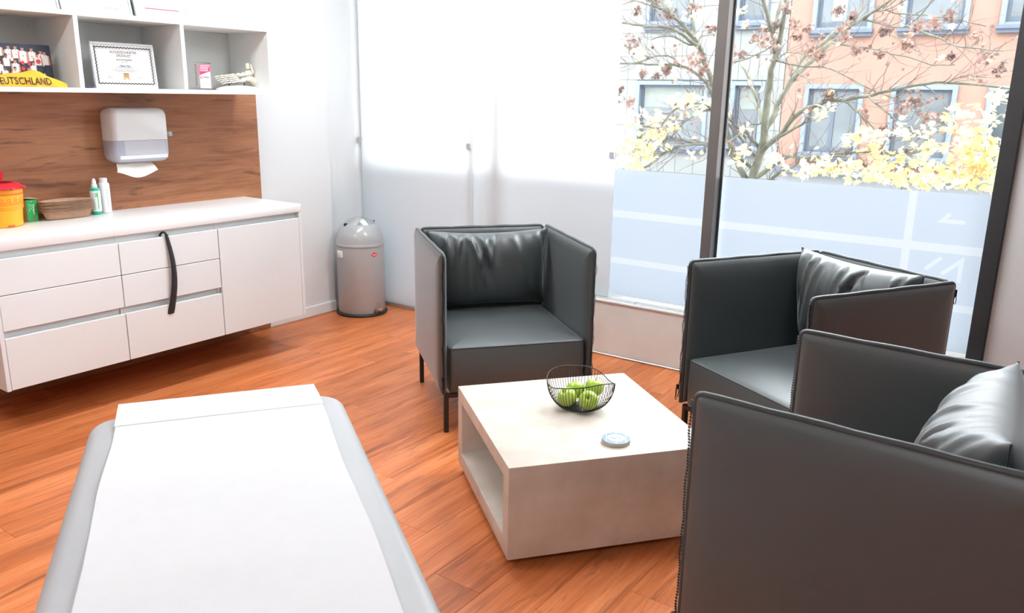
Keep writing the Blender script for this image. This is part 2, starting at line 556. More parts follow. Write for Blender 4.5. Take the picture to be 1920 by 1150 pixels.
fl = MB().box(XN - .15, XR + .1, YB - .1, YG + .1, -.12, -.004).build('floor', M['subfloor'], smooth=False)
tag(fl, kind='structure')
PW, PL = .19, 1.22
pm = MB().rbox(.0003, PW - .0003, .0003, PL - .0003, -.004, 0, .0008, 1).mesh('plank', M['plank'], smooth=False)
x_first = -1.577 - 16 * PW
col_i = 0
x = x_first
rnd = random.Random(3)
known = {16: 1.822, 8: 1.10, 7: 1.10, 6: 3.29}
while x < XR:
    off = known.get(col_i, rnd.uniform(0, PL))
    y = off - math.ceil((off - YB) / PL) * PL
    while y < YG:
        y0, y1 = max(y, YB), min(y + PL, YG)
        xa, xb = max(x, XN), min(x + PW, XR)
        if y1 - y0 > .02 and xb - xa > .02:
            if y1 - y0 > PL - .001 and xb - xa > PW - .001:
                link('plank', pm, fl, (x, y, 0))
            else:
                MB().box(xa - x + .0003, xb - x - .0003, y0 - y + .0003, y1 - y - .0003, -.004, 0).build('plank', M['plank'], fl, smooth=False, loc=(x, y, 0))
        y += PL
    x += PW
    col_i += 1

def struct(name, mb, m, parent=None, smooth=False, angle=35):
    o = mb.build(name, m, parent, smooth=smooth, angle=angle)
    if parent is None: tag(o, kind='structure')
    return o

w = MB().box(XW - .2, XW, YB - .15, YN, -.1, ZC)
w.box(XN - .15, XN, YN, YG + .15, -.1, ZC)
struct('wall_left', w, M['wall'])
struct('wall_back', MB().box(XW - .2, XR + .15, YB - .15, YB, -.1, ZC), M['wallgrey'])
struct('wall_right', MB().box(XR, XR + .15, YB, YG + .15, -.1, ZC), M['wallgrey'])
struct('wall_window', MB().box(-.283, XR, 4.325, YG + .15, -.1, ZC), M['wall'])
struct('ceiling', MB().box(XN - .15, XR + .15, YB - .15, YG + .15, ZC, ZC + .12), M['ceiling'])
struct('baseboard_left', MB().rbox(XW, XW + .014, 3.372, YN - .002, .0005, .075, .003, 1), M['base'])
struct('baseboard_back', MB().rbox(XW + .002, XR - .002, YB, YB + .014, .0005, .075, .003, 1), M['base'])
struct('baseboard_right', MB().rbox(XR - .014, XR, YB + .016, 4.32, .0005, .075, .003, 1), M['base'])
struct('baseboard_window', MB().rbox(-.28, XR - .016, 4.311, 4.325, .0005, .075, .003, 1), M['base'])

struct('wall_unseen_facade', MB().box(-30, 25, YG + .06, YG + .35, ZC + .12, 13.0).box(-30, 25, YG + .06, YG + .35, -4.2, -.12).box(-30, XN - .15, YG + .06, YG + .35, -.12, ZC + .12).box(XR + .15, 25, YG + .06, YG + .35, -.12, ZC + .12), M['wall'])  # unseen storeys of this building, added to shade the houses opposite

# parapet with convector grille below the windows
par = struct('wall_parapet', MB().box(-3.16, -.283, YP, YP + .02, .012, .335), M['parapet'])
MB().box(-3.16, -.283, YP + .02, YG + .12, .0, .325).build('parapet_core', M['dark'], par, smooth=False)
MB().rbox(-3.16, -.283, YP - .006, YP + .016, .335, .347, .002, 1).build('sill_lip', M['grille'], par)
MB().rbox(-3.16, -.283, 4.345, YG - .03, .327, .347, .002, 1).build('sill_back', M['grille'], par)
MB().rbox(-3.16, -.283, YP - .012, YP, .0005, .012, .002, 1).build('floor_profile', M['alu'], par)
gx = -3.15
ribm = MB().box(0, .0055, YP + .016, 4.345, .333, .345).mesh('grille_rib', M['grille'], smooth=False)
n_r = 0
for sec in range(6):
    for k in range(40):
        if gx > -.30: break
        if gx > -2.5 and n_r < 110:
            link('grille_rib', ribm, par, (gx, 0, 0)); n_r += 1
        gx += .0125
    gx += .022
for yy in (4.285, 4.315):
    MB().box(-3.15, -.285, yy, yy + .006, .336, .3445).build('grille_rail', M['grille'], par, smooth=False)

# windows: aluminium posts, clear panes, frosted film with white court lines
def post(name, xa, xb, yf, m, z0=.347, side=True):
    t = struct(name, MB().rbox(xa, xb, yf, YG - .012, z0, ZC - .001, .002, 1), m)
    return t
mul = post('trim_1', -1.758, -1.699, 4.36, M['mullion'])
MB().box(-1.699, -1.690, YG - .02, YG - .004, .347, ZC).build('gasket', M['gasket'], mul, smooth=False)
MB().box(-1.767, -1.758, YG - .02, YG - .004, .347, ZC).build('gasket', M['gasket'], mul, smooth=False)
fr = post('trim_2', -.360, -.291, 4.345, M['anthracite'])
MB().box(-.291, -.283, 4.30, 4.36, .0, ZC).build('gasket', M['gasket'], fr, smooth=False)
mul2 = post('trim_3', -3.235, -3.165, 4.38, M['mullion'])
struct('trim_4', MB().rbox(XN, XN + .05, 4.38, YG - .012, .01, ZC - .001, .002, 1), M['mullion'])
struct('trim_5', MB().rbox(XN, -.29, 4.36, YG + .05, ZC - .07, ZC - .001, .002, 1), M['mullion'])

def stroke(pts, wd=.0095):
    """outline of a round-ended brush stroke in the x-z plane"""
    P = [Vector(p) for p in pts]
    n = len(P)
    left, right = [], []
    for i in range(n):
        d0 = (P[i] - P[i - 1]).normalized() if i else (P[1] - P[0]).normalized()
        d1 = (P[i + 1] - P[i]).normalized() if i < n - 1 else d0
        m = Vector((-d0.y - d1.y, d0.x + d1.x))
        m = m.normalized() * wd / max(.35, m.normalized().dot(Vector((-d0.y, d0.x))))
        left.append(P[i] + m); right.append(P[i] - m)
    def cap(c, d):
        a0 = math.atan2(d.y, d.x)
        return [c + Vector((math.cos(a0 + a), math.sin(a0 + a))) * wd for a in (.9, .45, 0, -.45, -.9)]
    out = left + cap(P[-1], P[-1] - P[-2]) + right[::-1] + cap(P[0], P[0] - P[1])
    return [(p.x, p.y) for p in out]

def holed(mb, x0, x1, z0, z1, holes):
    cu = bpy.data.curves.new('sheet', 'CURVE')
    cu.dimensions = '2D'
    cu.fill_mode = 'BOTH'
    for pts in [[(x0, z0), (x1, z0), (x1, z1), (x0, z1)]] + holes:
        sp = cu.splines.new('POLY')
        sp.points.add(len(pts) - 1)
        for k, (a, b_) in enumerate(pts): sp.points[k].co = (a, b_, 0, 1)
        sp.use_cyclic_u = True
    o = bpy.data.objects.new('sheet', cu)
    COL.objects.link(o)
    dg = bpy.context.evaluated_depsgraph_get()
    dg.update()
    me = bpy.data.meshes.new_from_object(o.evaluated_get(dg))
    mb.add([(p.co.x, YG - .002, p.co.y) for p in me.vertices], [tuple(p.vertices) for p in me.polygons])
    bpy.data.objects.remove(o); bpy.data.curves.remove(cu); bpy.data.meshes.remove(me)

LINES = [(.831, .873), (.543, .580)]
def window(name, xa, xb, zlow, vlines=(), marks=()):
    t = MB().box(xa, xb, YG, YG + .008, zlow, ZC - .07).build(name, M['glass'], smooth=False)
    tag(t, kind='structure')
    fm_ = MB()
    outl = [stroke(q) for q in marks]
    xs = [xa] + [q for v in vlines for q in v] + [xb]
    zs = [zlow, LINES[1][0], LINES[1][1], LINES[0][0], LINES[0][1], 1.123]
    def sheet_(mb, x0, x1, z0, z1): mb.poly([(x0, YG - .002, z0), (x1, YG - .002, z0), (x1, YG - .002, z1), (x0, YG - .002, z1)])
    for i in range(0, len(xs), 2):
        for j in range(0, len(zs), 2):
            inside = [q for q in outl if xs[i] < q[0][0] < xs[i + 1] and zs[j] < q[0][1] < zs[j + 1]]
            if inside: holed(fm_, xs[i], xs[i + 1], zs[j], zs[j + 1], inside)
            else: sheet_(fm_, xs[i], xs[i + 1], zs[j], zs[j + 1])
    f = fm_.build('frosted_film', M['film'], t, smooth=False)
    for z0, z1 in LINES:
        for i in range(0, len(xs), 2):
            mb = MB(); sheet_(mb, xs[i], xs[i + 1], z0, z1); mb.build('court_line', M['filmwhite'], f, smooth=False)
    for x0, x1 in vlines:
        mb = MB(); sheet_(mb, x0, x1, zlow, 1.123); mb.build('court_line', M['filmwhite'], f, smooth=False)
    for pts in outl:
        mb = MB(); mb.poly([(a, YG - .002, b_) for a, b_ in pts]); mb.build('film_lettering', M['filmwhite'], f, smooth=False)
    return t
window('window_1', XN + .05, -3.235, .01)
window('window_2', -3.165, -1.767, .347)
window('window_3', -1.690, -.360, .347, vlines=[(-.723, -.686)],
       marks=[[(-.535, 1.018), (-.562, .986), (-.468, .986)], [(-.60, .745), (-.545, .80)], [(-.525, .730), (-.450, .800), (-.450, .70)]])

# satin glass panels standing in front of the windows, with their clamps
pa = tag(MB().rbox(XN + .035, -3.375, 4.312, 4.320, .028, 2.62, .001, 1).build('satin_glass_panel', M['frost'], smooth=False),
         'floor-length satin glass panel behind the grey pedal bin', 'glass panel')
rail = MB().rbox(XN + .006, -3.17, 4.300, 4.332, .0005, .010, .002, 1)
rail.rbox(XN + .006, -3.17, 4.300, 4.308, .010, .030, .002, 1)
rail.rbox(XN + .006, -3.17, 4.324, 4.332, .010, .030, .002, 1)
rail.build('floor_rail', M['alu'], pa)
pb = tag(MB().rbox(-3.415, -2.318, 4.330, 4.338, .349, 2.62, .001, 1).build('satin_glass_panel', M['frost'], smooth=False),
         'satin glass panel above the convector, behind the armchair facing the camera', 'glass panel')
for cx, par_ in ((XN + .028, pa), (-3.40, pa), (-2.333, pb)):
    yy = 4.296 if par_ is pa else 4.314
    MB().rbox(cx - .016, cx + .016, yy, yy + .014, 1.195, 1.232, .002, 1).build('clamp', M['clip'], par_)
    y2_ = 4.3405 if cx > -4 else yy + .026
    MB().rbox(cx - .016, cx + .016, y2_, y2_ + .012, 1.195, 1.232, .002, 1).build('clamp', M['clip'], par_)

# ceiling luminaires
def luminaire(x, y, lx, ly, label):
    t = empty('ceiling_light', (x, y, ZC))
    MB().rbox(-lx / 2, lx / 2, -ly / 2, ly / 2, -.05, -.0005, .006).build('housing', M['white'], t)
    MB().rbox(-lx / 2 + .012, lx / 2 - .012, -ly / 2 + .012, ly / 2 - .012, -.056, -.0505, .002, 1).build('diffuser', M['lamp'], t)
    tag(t, label, 'ceiling light', 'linear ceiling lights')
for lx_, ly_, wx, wy, lab in [(-3.20, 3.05, .28, 1.35, 'long white ceiling light above the pedal bin'), (-1.15, 3.45, 1.40, .30, 'long white ceiling light above the two far armchairs'),
                              (-2.95, .55, .30, .95, 'long white ceiling light between cabinet and couch'),
                              (.20, -1.00, .30, 1.40, 'added ceiling fill light behind the camera')]:  # last one is an added fill light for table side and shelf
    luminaire(lx_, ly_, wx, wy, lab)

# ------------------------------------------------------------------ walnut cladding, cabinets, shelf
tag(MB().box(XW + .001, XW + .019, .6, 3.360, .002, 1.545).build('wood_panel', M['panelwood'], smooth=False),
    'walnut-look wall panel from floor to shelf behind the white cabinets', 'wall panel')
XB = XW + .0195                                  # face of the wood panel
XF, ZB, ZT = -3.815, .221, .818                 # cabinet front plane, underside, top of fronts
def drawer_unit(y0, y1, label, side=None):
    t = empty('wall_cabinet', (XB, (y0 + y1) / 2, ZB))
    def B(name, x0, x1, ya, yb, z0, z1, m, p=None, r=.0015):
        b_ = MB().rbox(x0 - XB, x1 - XB, ya - (y0 + y1) / 2, yb - (y0 + y1) / 2, z0 - ZB, z1 - ZB, r, 1)
        return b_.build(name, m, p or t)
    return t, B
units = [(1.502, 2.083), (2.084, 2.643), (2.644, 3.222)]
names = ['white wall-hung cabinet with three drawers at the left end below the yellow bucket',
         'white wall-hung cabinet with three drawers carrying the black shoehorn',
         'white wall-hung cabinet with one large door nearest the pedal bin']
G = .0018
for i, (y0, y1) in enumerate(units):
    t, B = drawer_unit(y0, y1, names[i])
    tag(t, names[i], 'cabinet', 'wall-hung white cabinets')
    ya, yb = y0, y1
    if i == 0:
        B('end_panel', XB, XF, y0, y0 + .019, ZB - .003, .852, M['cab']); ya = y0 + .019
    if i == 2:
        B('end_panel', XB, XF, y1 - .019, y1, ZB - .003, .852, M['cab']); yb = y1 - .019
    B('body', XB, XF - .045, ya, yb, ZB, .852, M['carcass'])
    B('grip_channel', XF - .045, XF - .030, ya, yb, ZT - .03, .852, M['channel'])
    if i < 2:
        B('grip_channel', XF - .045, XF - .030, ya, yb, .43, .52, M['channel'])
        B('gap_shade_strip', XF - .045, XF - .0235, ya + .013, yb - .013, .645, .668, M['dark'])  # dark strip stands in for the shade in the drawer gap
        for z0, z1 in ((.657 + G, ZT), (.496, .657 - G), (ZB, .462)):
            B('drawer', XF - .020, XF, ya + G, yb - G, z0, z1, M['cab'])
    else:
        B('door', XF - .020, XF, ya + G, yb - G, ZB, ZT, M['cab'])
    B('seam_board', XF - .045, XF - .0215, ya, ya + .012, ZB + .002, ZT - .002, M['carcass'])  # carcass-coloured backing behind the vertical seams
    B('seam_board', XF - .045, XF - .0215, yb - .012, yb, ZB + .002, ZT - .002, M['carcass'])
tag(MB().rbox(XB, XF + .001, 1.485, 3.224, .853, .900, .0025, 2).build('worktop', M['counter']),
    'white worktop running across the wall-hung cabinets', 'worktop')

# open wall shelf
SF, SZ0, SZ1, SY0, SY1, ST = -4.0, 1.526, 1.898, 1.515, 3.216, .022
sh = tag(empty('wall_shelf', (XW, (SY0 + SY1) / 2, SZ0)), 'white open wall shelf with square compartments above the walnut panel', 'shelf')
sc_ = Vector((XW, (SY0 + SY1) / 2, SZ0))
def SB(name, x0, x1, y0, y1, z0, z1, m=None, r=.001):
    return MB().rbox(x0 - sc_.x, x1 - sc_.x, y0 - sc_.y, y1 - sc_.y, z0 - sc_.z, z1 - sc_.z, r, 1).build(name, m or M['shelf'], sh)
XS = XW + .0005
SB('top_board', XS, SF, SY0, SY1, SZ1 - ST, SZ1)
SB('bottom_board', XS + .02, SF, SY0, SY1, SZ0, SZ0 + ST)
SB('side_board', XS, SF, SY1 - ST, SY1, SZ0 + ST, SZ1 - ST)
SB('side_board', XS, SF, SY0, SY0 + ST, SZ0 + ST, SZ1 - ST)
SB('divider', XS, SF, 2.083, 2.105, SZ0 + ST, SZ1 - ST)
SB('divider', XS, SF, 2.638, 2.660, SZ0 + ST, SZ1 - ST)
SB('back_panel', XS, XS + .008, SY0 + ST, SY1 - ST, SZ0 + ST, SZ1 - ST)
capm = MB().lathe([(.0, .004), (.007, .003), (.009, 0)], 12).mesh('screw_cap', M['white'])
for yy in (2.05, 2.16, 2.60, 2.70, 3.16):
    link('screw_cap', capm, sh, (XS + .008 - sc_.x, yy - sc_.y, 1.842 - sc_.z), (0, PI / 2, 0))
ZS = SZ0 + ST                                    # standing surface inside the shelf

# ---- framed sheets (leaning): local x = width, y = thickness (front at -y), z = height
def lean(o, x, y, z, tilt):
    o.rotation_euler = (-tilt, 0, 0)
    R_ = Euler((0, 0, PI / 2)).to_matrix() @ Euler((-tilt, 0, 0)).to_matrix()
    o.rotation_euler = R_.to_euler()
    o.location = (x, y, z)

def framed(name, w_, h_, fw_, label, cat='picture frame', fm='silver', group=None):
    t = empty(name)
    tag(t, label, cat, group)
    f = MB()
    f.rbox(-w_ / 2, w_ / 2, 0, .016, 0, fw_, .002, 1)
    f.rbox(-w_ / 2, w_ / 2, 0, .016, h_ - fw_, h_, .002, 1)
    f.rbox(-w_ / 2, -w_ / 2 + fw_, 0, .016, fw_, h_ - fw_, .002, 1)
    f.rbox(w_ / 2 - fw_, w_ / 2, 0, .016, fw_, h_ - fw_, .002, 1)
    f.build('frame', M[fm], t)
    p = MB().box(-w_ / 2 + fw_ * .8, w_ / 2 - fw_ * .8, .004, .012, fw_ * .8, h_ - fw_ * .8).build('sheet', M['certpaper'], t, smooth=False)
    return t, p

def flat(y):                                     # print lies on the front of the sheet
    return lambda cx, cz: (lambda a, b_: (cx + a, y, cz + b_))

# certificate in the middle compartment
t, p = framed('certificate', .335, .224, .011, 'framed certificate with a dark ornamental border in the middle compartment', 'certificate')
W_, H_ = .335, .224
bd = MB()
k = 0
def leafmark(cx, cz, ang, s):
    pts = []
    for a in range(6):
        th = a / 6 * 2 * PI
        px_, pz_ = s * 1.6 * math.cos(th), s * .55 * math.sin(th)
        pts.append((cx + px_ * math.cos(ang) - pz_ * math.sin(ang), .0033, cz + px_ * math.sin(ang) + pz_ * math.cos(ang)))
    bd.poly(pts)
for side in range(4):
    n_ = 34 if side % 2 == 0 else 22
    for q in range(n_):
        s = (q + .5) / n_
        a = (.5 if q % 2 else -.5) + (0 if side % 2 == 0 else PI / 2)
        if side == 0: leafmark(-.148 + .296 * s, .024, a, .0054)
        if side == 2: leafmark(-.148 + .296 * s, H_ - .024, a, .0054)
        if side == 1: leafmark(.148, .024 + (H_ - .048) * s, a, .0054)
        if side == 3: leafmark(-.148, .024 + (H_ - .048) * s, a, .0054)
for (x0, x1, z0, z1) in ((-.139, .139, .0325, .0331), (-.139, .139, H_ - .0331, H_ - .0325), (-.139, -.1384, .0325, H_ - .0325), (.1384, .139, .0325, H_ - .0325)):
    bd.poly([(x0, .0034, z0), (x1, .0034, z0), (x1, .0034, z1), (x0, .0034, z1)])
tag(bd.build('ornament_border', M['inkgrey'], p, smooth=False), kind='stuff')
tx = MB()
F3 = flat(.0032)
put_text(tx, 'AUSGEZEICHNETER', .0172, F3(0, 0.1725), sx=.93)
put_text(tx, 'SPEZIALIST', .0172, F3(0, 0.1555), sx=.95)
tx.build('lettering', M['inkbrown'], p, smooth=False)
tx = MB()
put_text(tx, 'Sportorthopädie', .0125, F3(0, 0.1380))
put_text(tx, '2019 / 2020', .0065, F3(0, 0.1285))
put_text(tx, 'Oliver Pütz', .0125, F3(0, 0.1070), bold=.0002)
tx.build('lettering', M['inkgrey'], p, smooth=False)
tx = MB()
for z_, wd in ((.1035, .10), (.0985, .075), (.091, .145), (.0865, .11), (.082, .085)):
    x_ = -wd / 2
    while x_ < wd / 2:
        l_ = random.uniform(.004, .010)
        tx.poly([(x_, .0033, z_), (min(x_ + l_, wd / 2), .0033, z_), (min(x_ + l_, wd / 2), .0033, z_ + .0016), (x_, .0033, z_ + .0016)])
        x_ += l_ + .0018
for cx_ in (-.085, .075):
    tx.poly([(cx_ - .025, .0033, .046), (cx_ + .025, .0033, .046), (cx_ + .025, .0033, .0468), (cx_ - .025, .0033, .0468)])
    tx.tube([(cx_ - .014 + .003 * q, .0031, .056 + .005 * math.sin(q * 2.1)) for q in range(10)], .0005, 4)
tag(tx.build('fine_print', M['inklight'], p, smooth=False), kind='stuff')
rb = MB()
rb.poly([(-.015, .0032, .040), (0, .0032, .052), (.015, .0032, .040), (.015, .0032, .076), (-.015, .0032, .076)])
rib = rb.build('ribbon_badge', M['gold'], p, smooth=False)
rb = MB()
for z0, z1 in ((.0705, .074), (.0615, .0635)):
    rb.poly([(-.013, .0031, z0), (.013, .0031, z0), (.013, .0031, z1), (-.013, .0031, z1)])
rb.build('ribbon_lettering', M['inkbrown'], p, smooth=False)
lean(t, -4.098, 2.381, ZS + .0005, .09)

tag(MB().rbox(-4.14, -4.085, 2.120, 2.192, ZS + .0005, ZS + .011, .003).build('flat_case', M['bluecase']), 'small flat dark blue case lying left of the certificate', 'case')

# three framed sheets on top of the shelf
for k, (yc, w_, lab) in enumerate([(1.985, .345, 'pale framed sheet at the left end on top of the shelf'),
                                   (2.350, .372, 'pale framed sheet with a handwritten signature, second on top of the shelf'),
                                   (2.712, .318, 'pale framed sheet with a crimson line, nearest the bin side on top of the shelf')]):
    t, p = framed('picture_frame', w_, .43, .013, lab, 'picture frame', group='framed sheets on top of the shelf')
    mb = MB()
    if k == 2:
        mb.poly([(-.098, .0032, .068), (.102, .0032, .068), (.102, .0032, .0725), (-.098, .0032, .0725)])
        mb.build('crimson_line', M['inkred'], p, smooth=False)
        mb = MB().tube([(-.085 + .0045 * q, .0031, .092 + .003 * math.sin(q * 2.3)) for q in range(10)], .0006, 4)
        mb.build('signature', M['inklight'], p)
    if k == 1:
        mb.tube([(.03 + .0075 * q, .0031, .052 + .008 * math.sin(q * 2.2) * (1 if q % 3 else .3)) for q in range(12)], .0007, 4)
        mb.build('signature', M['inklight'], p)
        MB().box(.125, .1256, .0031, .0036, .02, .40).build('margin_line', M['inklight'], p, smooth=False)
    lean(t, -4.245, yc, SZ1 + .0005, .24)

# team photograph on a board (generic small printed figures)
PWd, PHt = .345, .192
t = tag(MB().box(-PWd / 2, PWd / 2, 0, .012, 0, PHt).build('team_photograph', M['navy'], smooth=False),
        'dark photo board of a team in white jerseys behind the yellow scarf', 'photograph')
fig = MB()
LAY = [0.0]
def ell(cx, cz, rx, rz_, mi, n_=12):
    fig.mi = mi
    LAY[0] += .00002
    fig.poly([(cx + rx * math.cos(2 * PI * q / n_), -.0004 - LAY[0], cz + rz_ * math.sin(2 * PI * q / n_)) for q in range(n_)])
def quad(pts, mi):
    fig.mi = mi
    LAY[0] += .00002
    fig.poly([(a, -.0004 - LAY[0], b_) for a, b_ in pts])
def ph(X, Y): return PWd / 2 - (965 - X) * .00025, PHt - (Y - 225) * .00025
heads = [(45, 250, 0, 150), (225, 285, 0, 200), (345, 285, 0, 150), (465, 305, 0, 210), (625, 310, 0, 170), (785, 350, 0, 150), (850, 365, 0, 190), (715, 410, 0, 170),
         (-120, 260, 0, 200), (-260, 270, 1, 200), (-380, 265, 0, 200), (160, 440, 1, 140), (-60, 450, 1, 150), (-210, 450, 0, 150),
         (305, 530, 0, 150), (35, 560, 0, 150), (625, 560, 0, 140), (-140, 570, 0, 150), (-300, 560, 1, 150), (110, 665, 1, 90), (285, 670, 0, 90), (525, 665, 0, 90), (755, 690, 0, 110), (-60, 670, 0, 90), (-230, 670, 0, 90)]
for X, Y, sk, tall in heads:
    cx, cz = ph(X, Y)
    s = .00025
    hw = 62 if Y < 420 else 55
    quad([(cx - hw * s * 1.35, cz - 60 * s), (cx - hw * s * .9, cz - 48 * s), (cx - hw * s * .9, cz - (50 + tall) * s), (cx - hw * s * 1.55, cz - (40 + tall) * s)], 2 + sk)
    quad([(cx + hw * s * .9, cz - 48 * s), (cx + hw * s * 1.35, cz - 60 * s), (cx + hw * s * 1.55, cz - (40 + tall) * s), (cx + hw * s * .9, cz - (50 + tall) * s)], 2 + sk)
    quad([(cx - hw * s, cz - 62 * s), (cx - 20 * s, cz - 34 * s), (cx + 20 * s, cz - 34 * s), (cx + hw * s, cz - 62 * s), (cx + hw * s * .92, cz - (50 + tall) * s), (cx - hw * s * .92, cz - (50 + tall) * s)], 1)
    quad([(cx - 14 * s, cz - 20 * s), (cx + 14 * s, cz - 20 * s), (cx + 12 * s, cz - 46 * s), (cx, cz - 58 * s), (cx - 12 * s, cz - 46 * s)], 2 + sk)
    ell(cx, cz, 27 * s, 34 * s, 2 + sk)
    ell(cx, cz + 21 * s, 25 * s, 15 * s, 0)
    if Y < 320 and tall > 140:
        quad([(cx - 14 * s, cz - 120 * s), (cx - 6 * s, cz - 120 * s), (cx - 6 * s, cz - 145 * s), (cx - 14 * s, cz - 145 * s)], 0)
        quad([(cx + 5 * s, cz - 120 * s), (cx + 13 * s, cz - 120 * s), (cx + 13 * s, cz - 145 * s), (cx + 5 * s, cz - 145 * s)], 0)
for X, Y, r_ in ((720, 530, 42), (435, 560, 34), (545, 572, 36), (430, 665, 36)):
    cx, cz = ph(X, Y); ell(cx, cz, r_ * .00025, r_ * .00025, 4)
for X, Y, w2, h2 in ((730, 680, 60, 80), (885, 720, 62, 130)):
    cx, cz = ph(X, Y); quad([(cx - w2 * .00025, cz - h2 * .00025), (cx + w2 * .00025, cz - h2 * .00025), (cx + w2 * .00025, cz + h2 * .00025), (cx - w2 * .00025, cz + h2 * .00025)], 0)
tag(fig.build('printed_team', [M['navy'], M['jersey'], M['skin1'], M['skin2'], M['red']], t, smooth=False), kind='stuff')
lean(t, -4.122, 1.852, ZS + .0005, .06)

# scarf with lettering
SX = -4.062
def scarf_h(y):
    s = (y - 1.72) / (2.033 - 1.72)
    base = .052 + .020 * math.exp(-((y - 1.895) / .065) ** 2) + .004 * math.sin(y * 60)
    endr = min(1, max(0, (2.040 - y) / .10))
    return (.020 + (base - .020) * (endr ** .8))
rings = []
for q in range(41):
    y = 1.66 + (2.036 - 1.66) * q / 40
    h_ = scarf_h(y)
    a_ = .034 + .004 * math.sin(y * 41)
    ring = []
    for k in range(20):
        th = PI * k / 19
        wob = 1 + .05 * math.sin(th * 6 + y * 70)
        ring.append((SX + a_ * math.cos(th) * wob, y, ZS + .0008 + h_ * (math.sin(th) ** .8) * wob))
    rings.append(ring)
scf = MB().loft(rings).build('scarf', M['scarf'], smooth=True, angle=70)
tag(scf, 'yellow-orange scarf with black lettering lying at the shelf edge', 'scarf')
tx = MB()
vs, fs = text_geo('DEUTSCHLAND', .046, align='RIGHT', sx=.78, bold=.0004, res=2)
def on_scarf(a, b_):
    y = 1.968 + a
    z = .010 + b_
    h_ = scarf_h(y)
    z *= min(1, h_ / .052)
    s_ = min(.97, z / h_)
    th = math.asin(min(1, s_ ** 1.25))
    return (SX + (.034 + .004 * math.sin(y * 41)) * math.cos(th) * 1.055 + .0022, y, ZS + .001 + z)
tx.add([on_scarf(a, b_) for a, b_ in vs], fs)
tx.build('lettering', M['inkblack'], scf, smooth=False)

# acrylic award
t = tag(MB().rbox(-.046, .046, -.012, .012, 0, .145, .002, 1).build('acrylic_award', M['glass'], smooth=False), 'clear acrylic block with a crimson and white print beside the foot model', 'award')
pr = MB().box(-.034, .034, -.0138, -.0128, .008, .137).build('print_panel', M['whiteprint'], t, smooth=False)
mb = MB()
mb.poly([(-.033, -.0141, .078), (.033, -.0141, .100), (.033, -.0141, .136), (-.033, -.0141, .136)])
for z0, z1 in ((.054, .0545),):
    mb.poly([(-.033, -.0141, z0), (.033, -.0141, z0), (.033, -.0141, z1), (-.033, -.0141, z1)])
for (x0, x1, z0, z1) in ((-.034, .034, .1365, .1375), (-.034, .034, .0075, .0085), (-.0345, -.0335, .0075, .1375), (.0335, .0345, .0075, .1375), (-.030, -.016, .059, .073)):
    mb.poly([(x0, -.0142, z0), (x1, -.0142, z0), (x1, -.0142, z1), (x0, -.0142, z1)])
for z_, wd in ((.044, .05), (.034, .03), (.021, .02), (.016, .05)):
    x_ = -wd / 2
    while x_ < wd / 2:
        l_ = random.uniform(.004, .009)
        mb.poly([(x_, -.0141, z_), (x_ + l_, -.0141, z_), (x_ + l_, -.0141, z_ + .002), (x_, -.0141, z_ + .002)])
        x_ += l_ + .002
tag(mb.build('crimson_print', M['inkred'], pr, smooth=False), kind='stuff')
mb = MB()
for z_, x1 in ((.128, .022), (.119, .024), (.110, .016), (.101, .012)):
    x_ = -.029
    while x_ < x1:
        l_ = random.uniform(.005, .011)
        mb.poly([(x_, -.0144, z_), (x_ + l_, -.0144, z_), (x_ + l_, -.0144, z_ + .0042), (x_, -.0144, z_ + .0042)])
        x_ += l_ + .0018
mb.poly([(-.026, -.0145, .063), (-.021, -.0145, .061), (-.020, -.0145, .069), (-.025, -.0145, .070)])
tag(mb.build('white_print', M['whiteprint'], pr, smooth=False), kind='stuff')
mb = MB()
for x_ in (-.010, -.004, .002, .008, .014, .020):
    mb.poly([(x_, -.0141, .065), (x_ + .0048, -.0141, .065), (x_ + .0048, -.0141, .0705), (x_, -.0141, .0705)])
tag(mb.build('dark_print', M['inkblack'], pr, smooth=False), kind='stuff')
sp = MB()
for q in range(9):
    z_ = .128 - q * .0125
    sp.mi = 0 if q < 5 else 1
    sp.poly([(-.0466, -.005, z_), (-.0466, .005, z_), (-.0466, .005, z_ + .007), (-.0466, -.005, z_ + .007)])
sp.build('edge_refraction', [M['inkred'], M['inklight']], t, smooth=False)  # strips paint the front print as refracted in the clear side
t.location = (-4.135, 2.850, ZS + .0005)
t.rotation_euler = (0, 0, PI / 2)

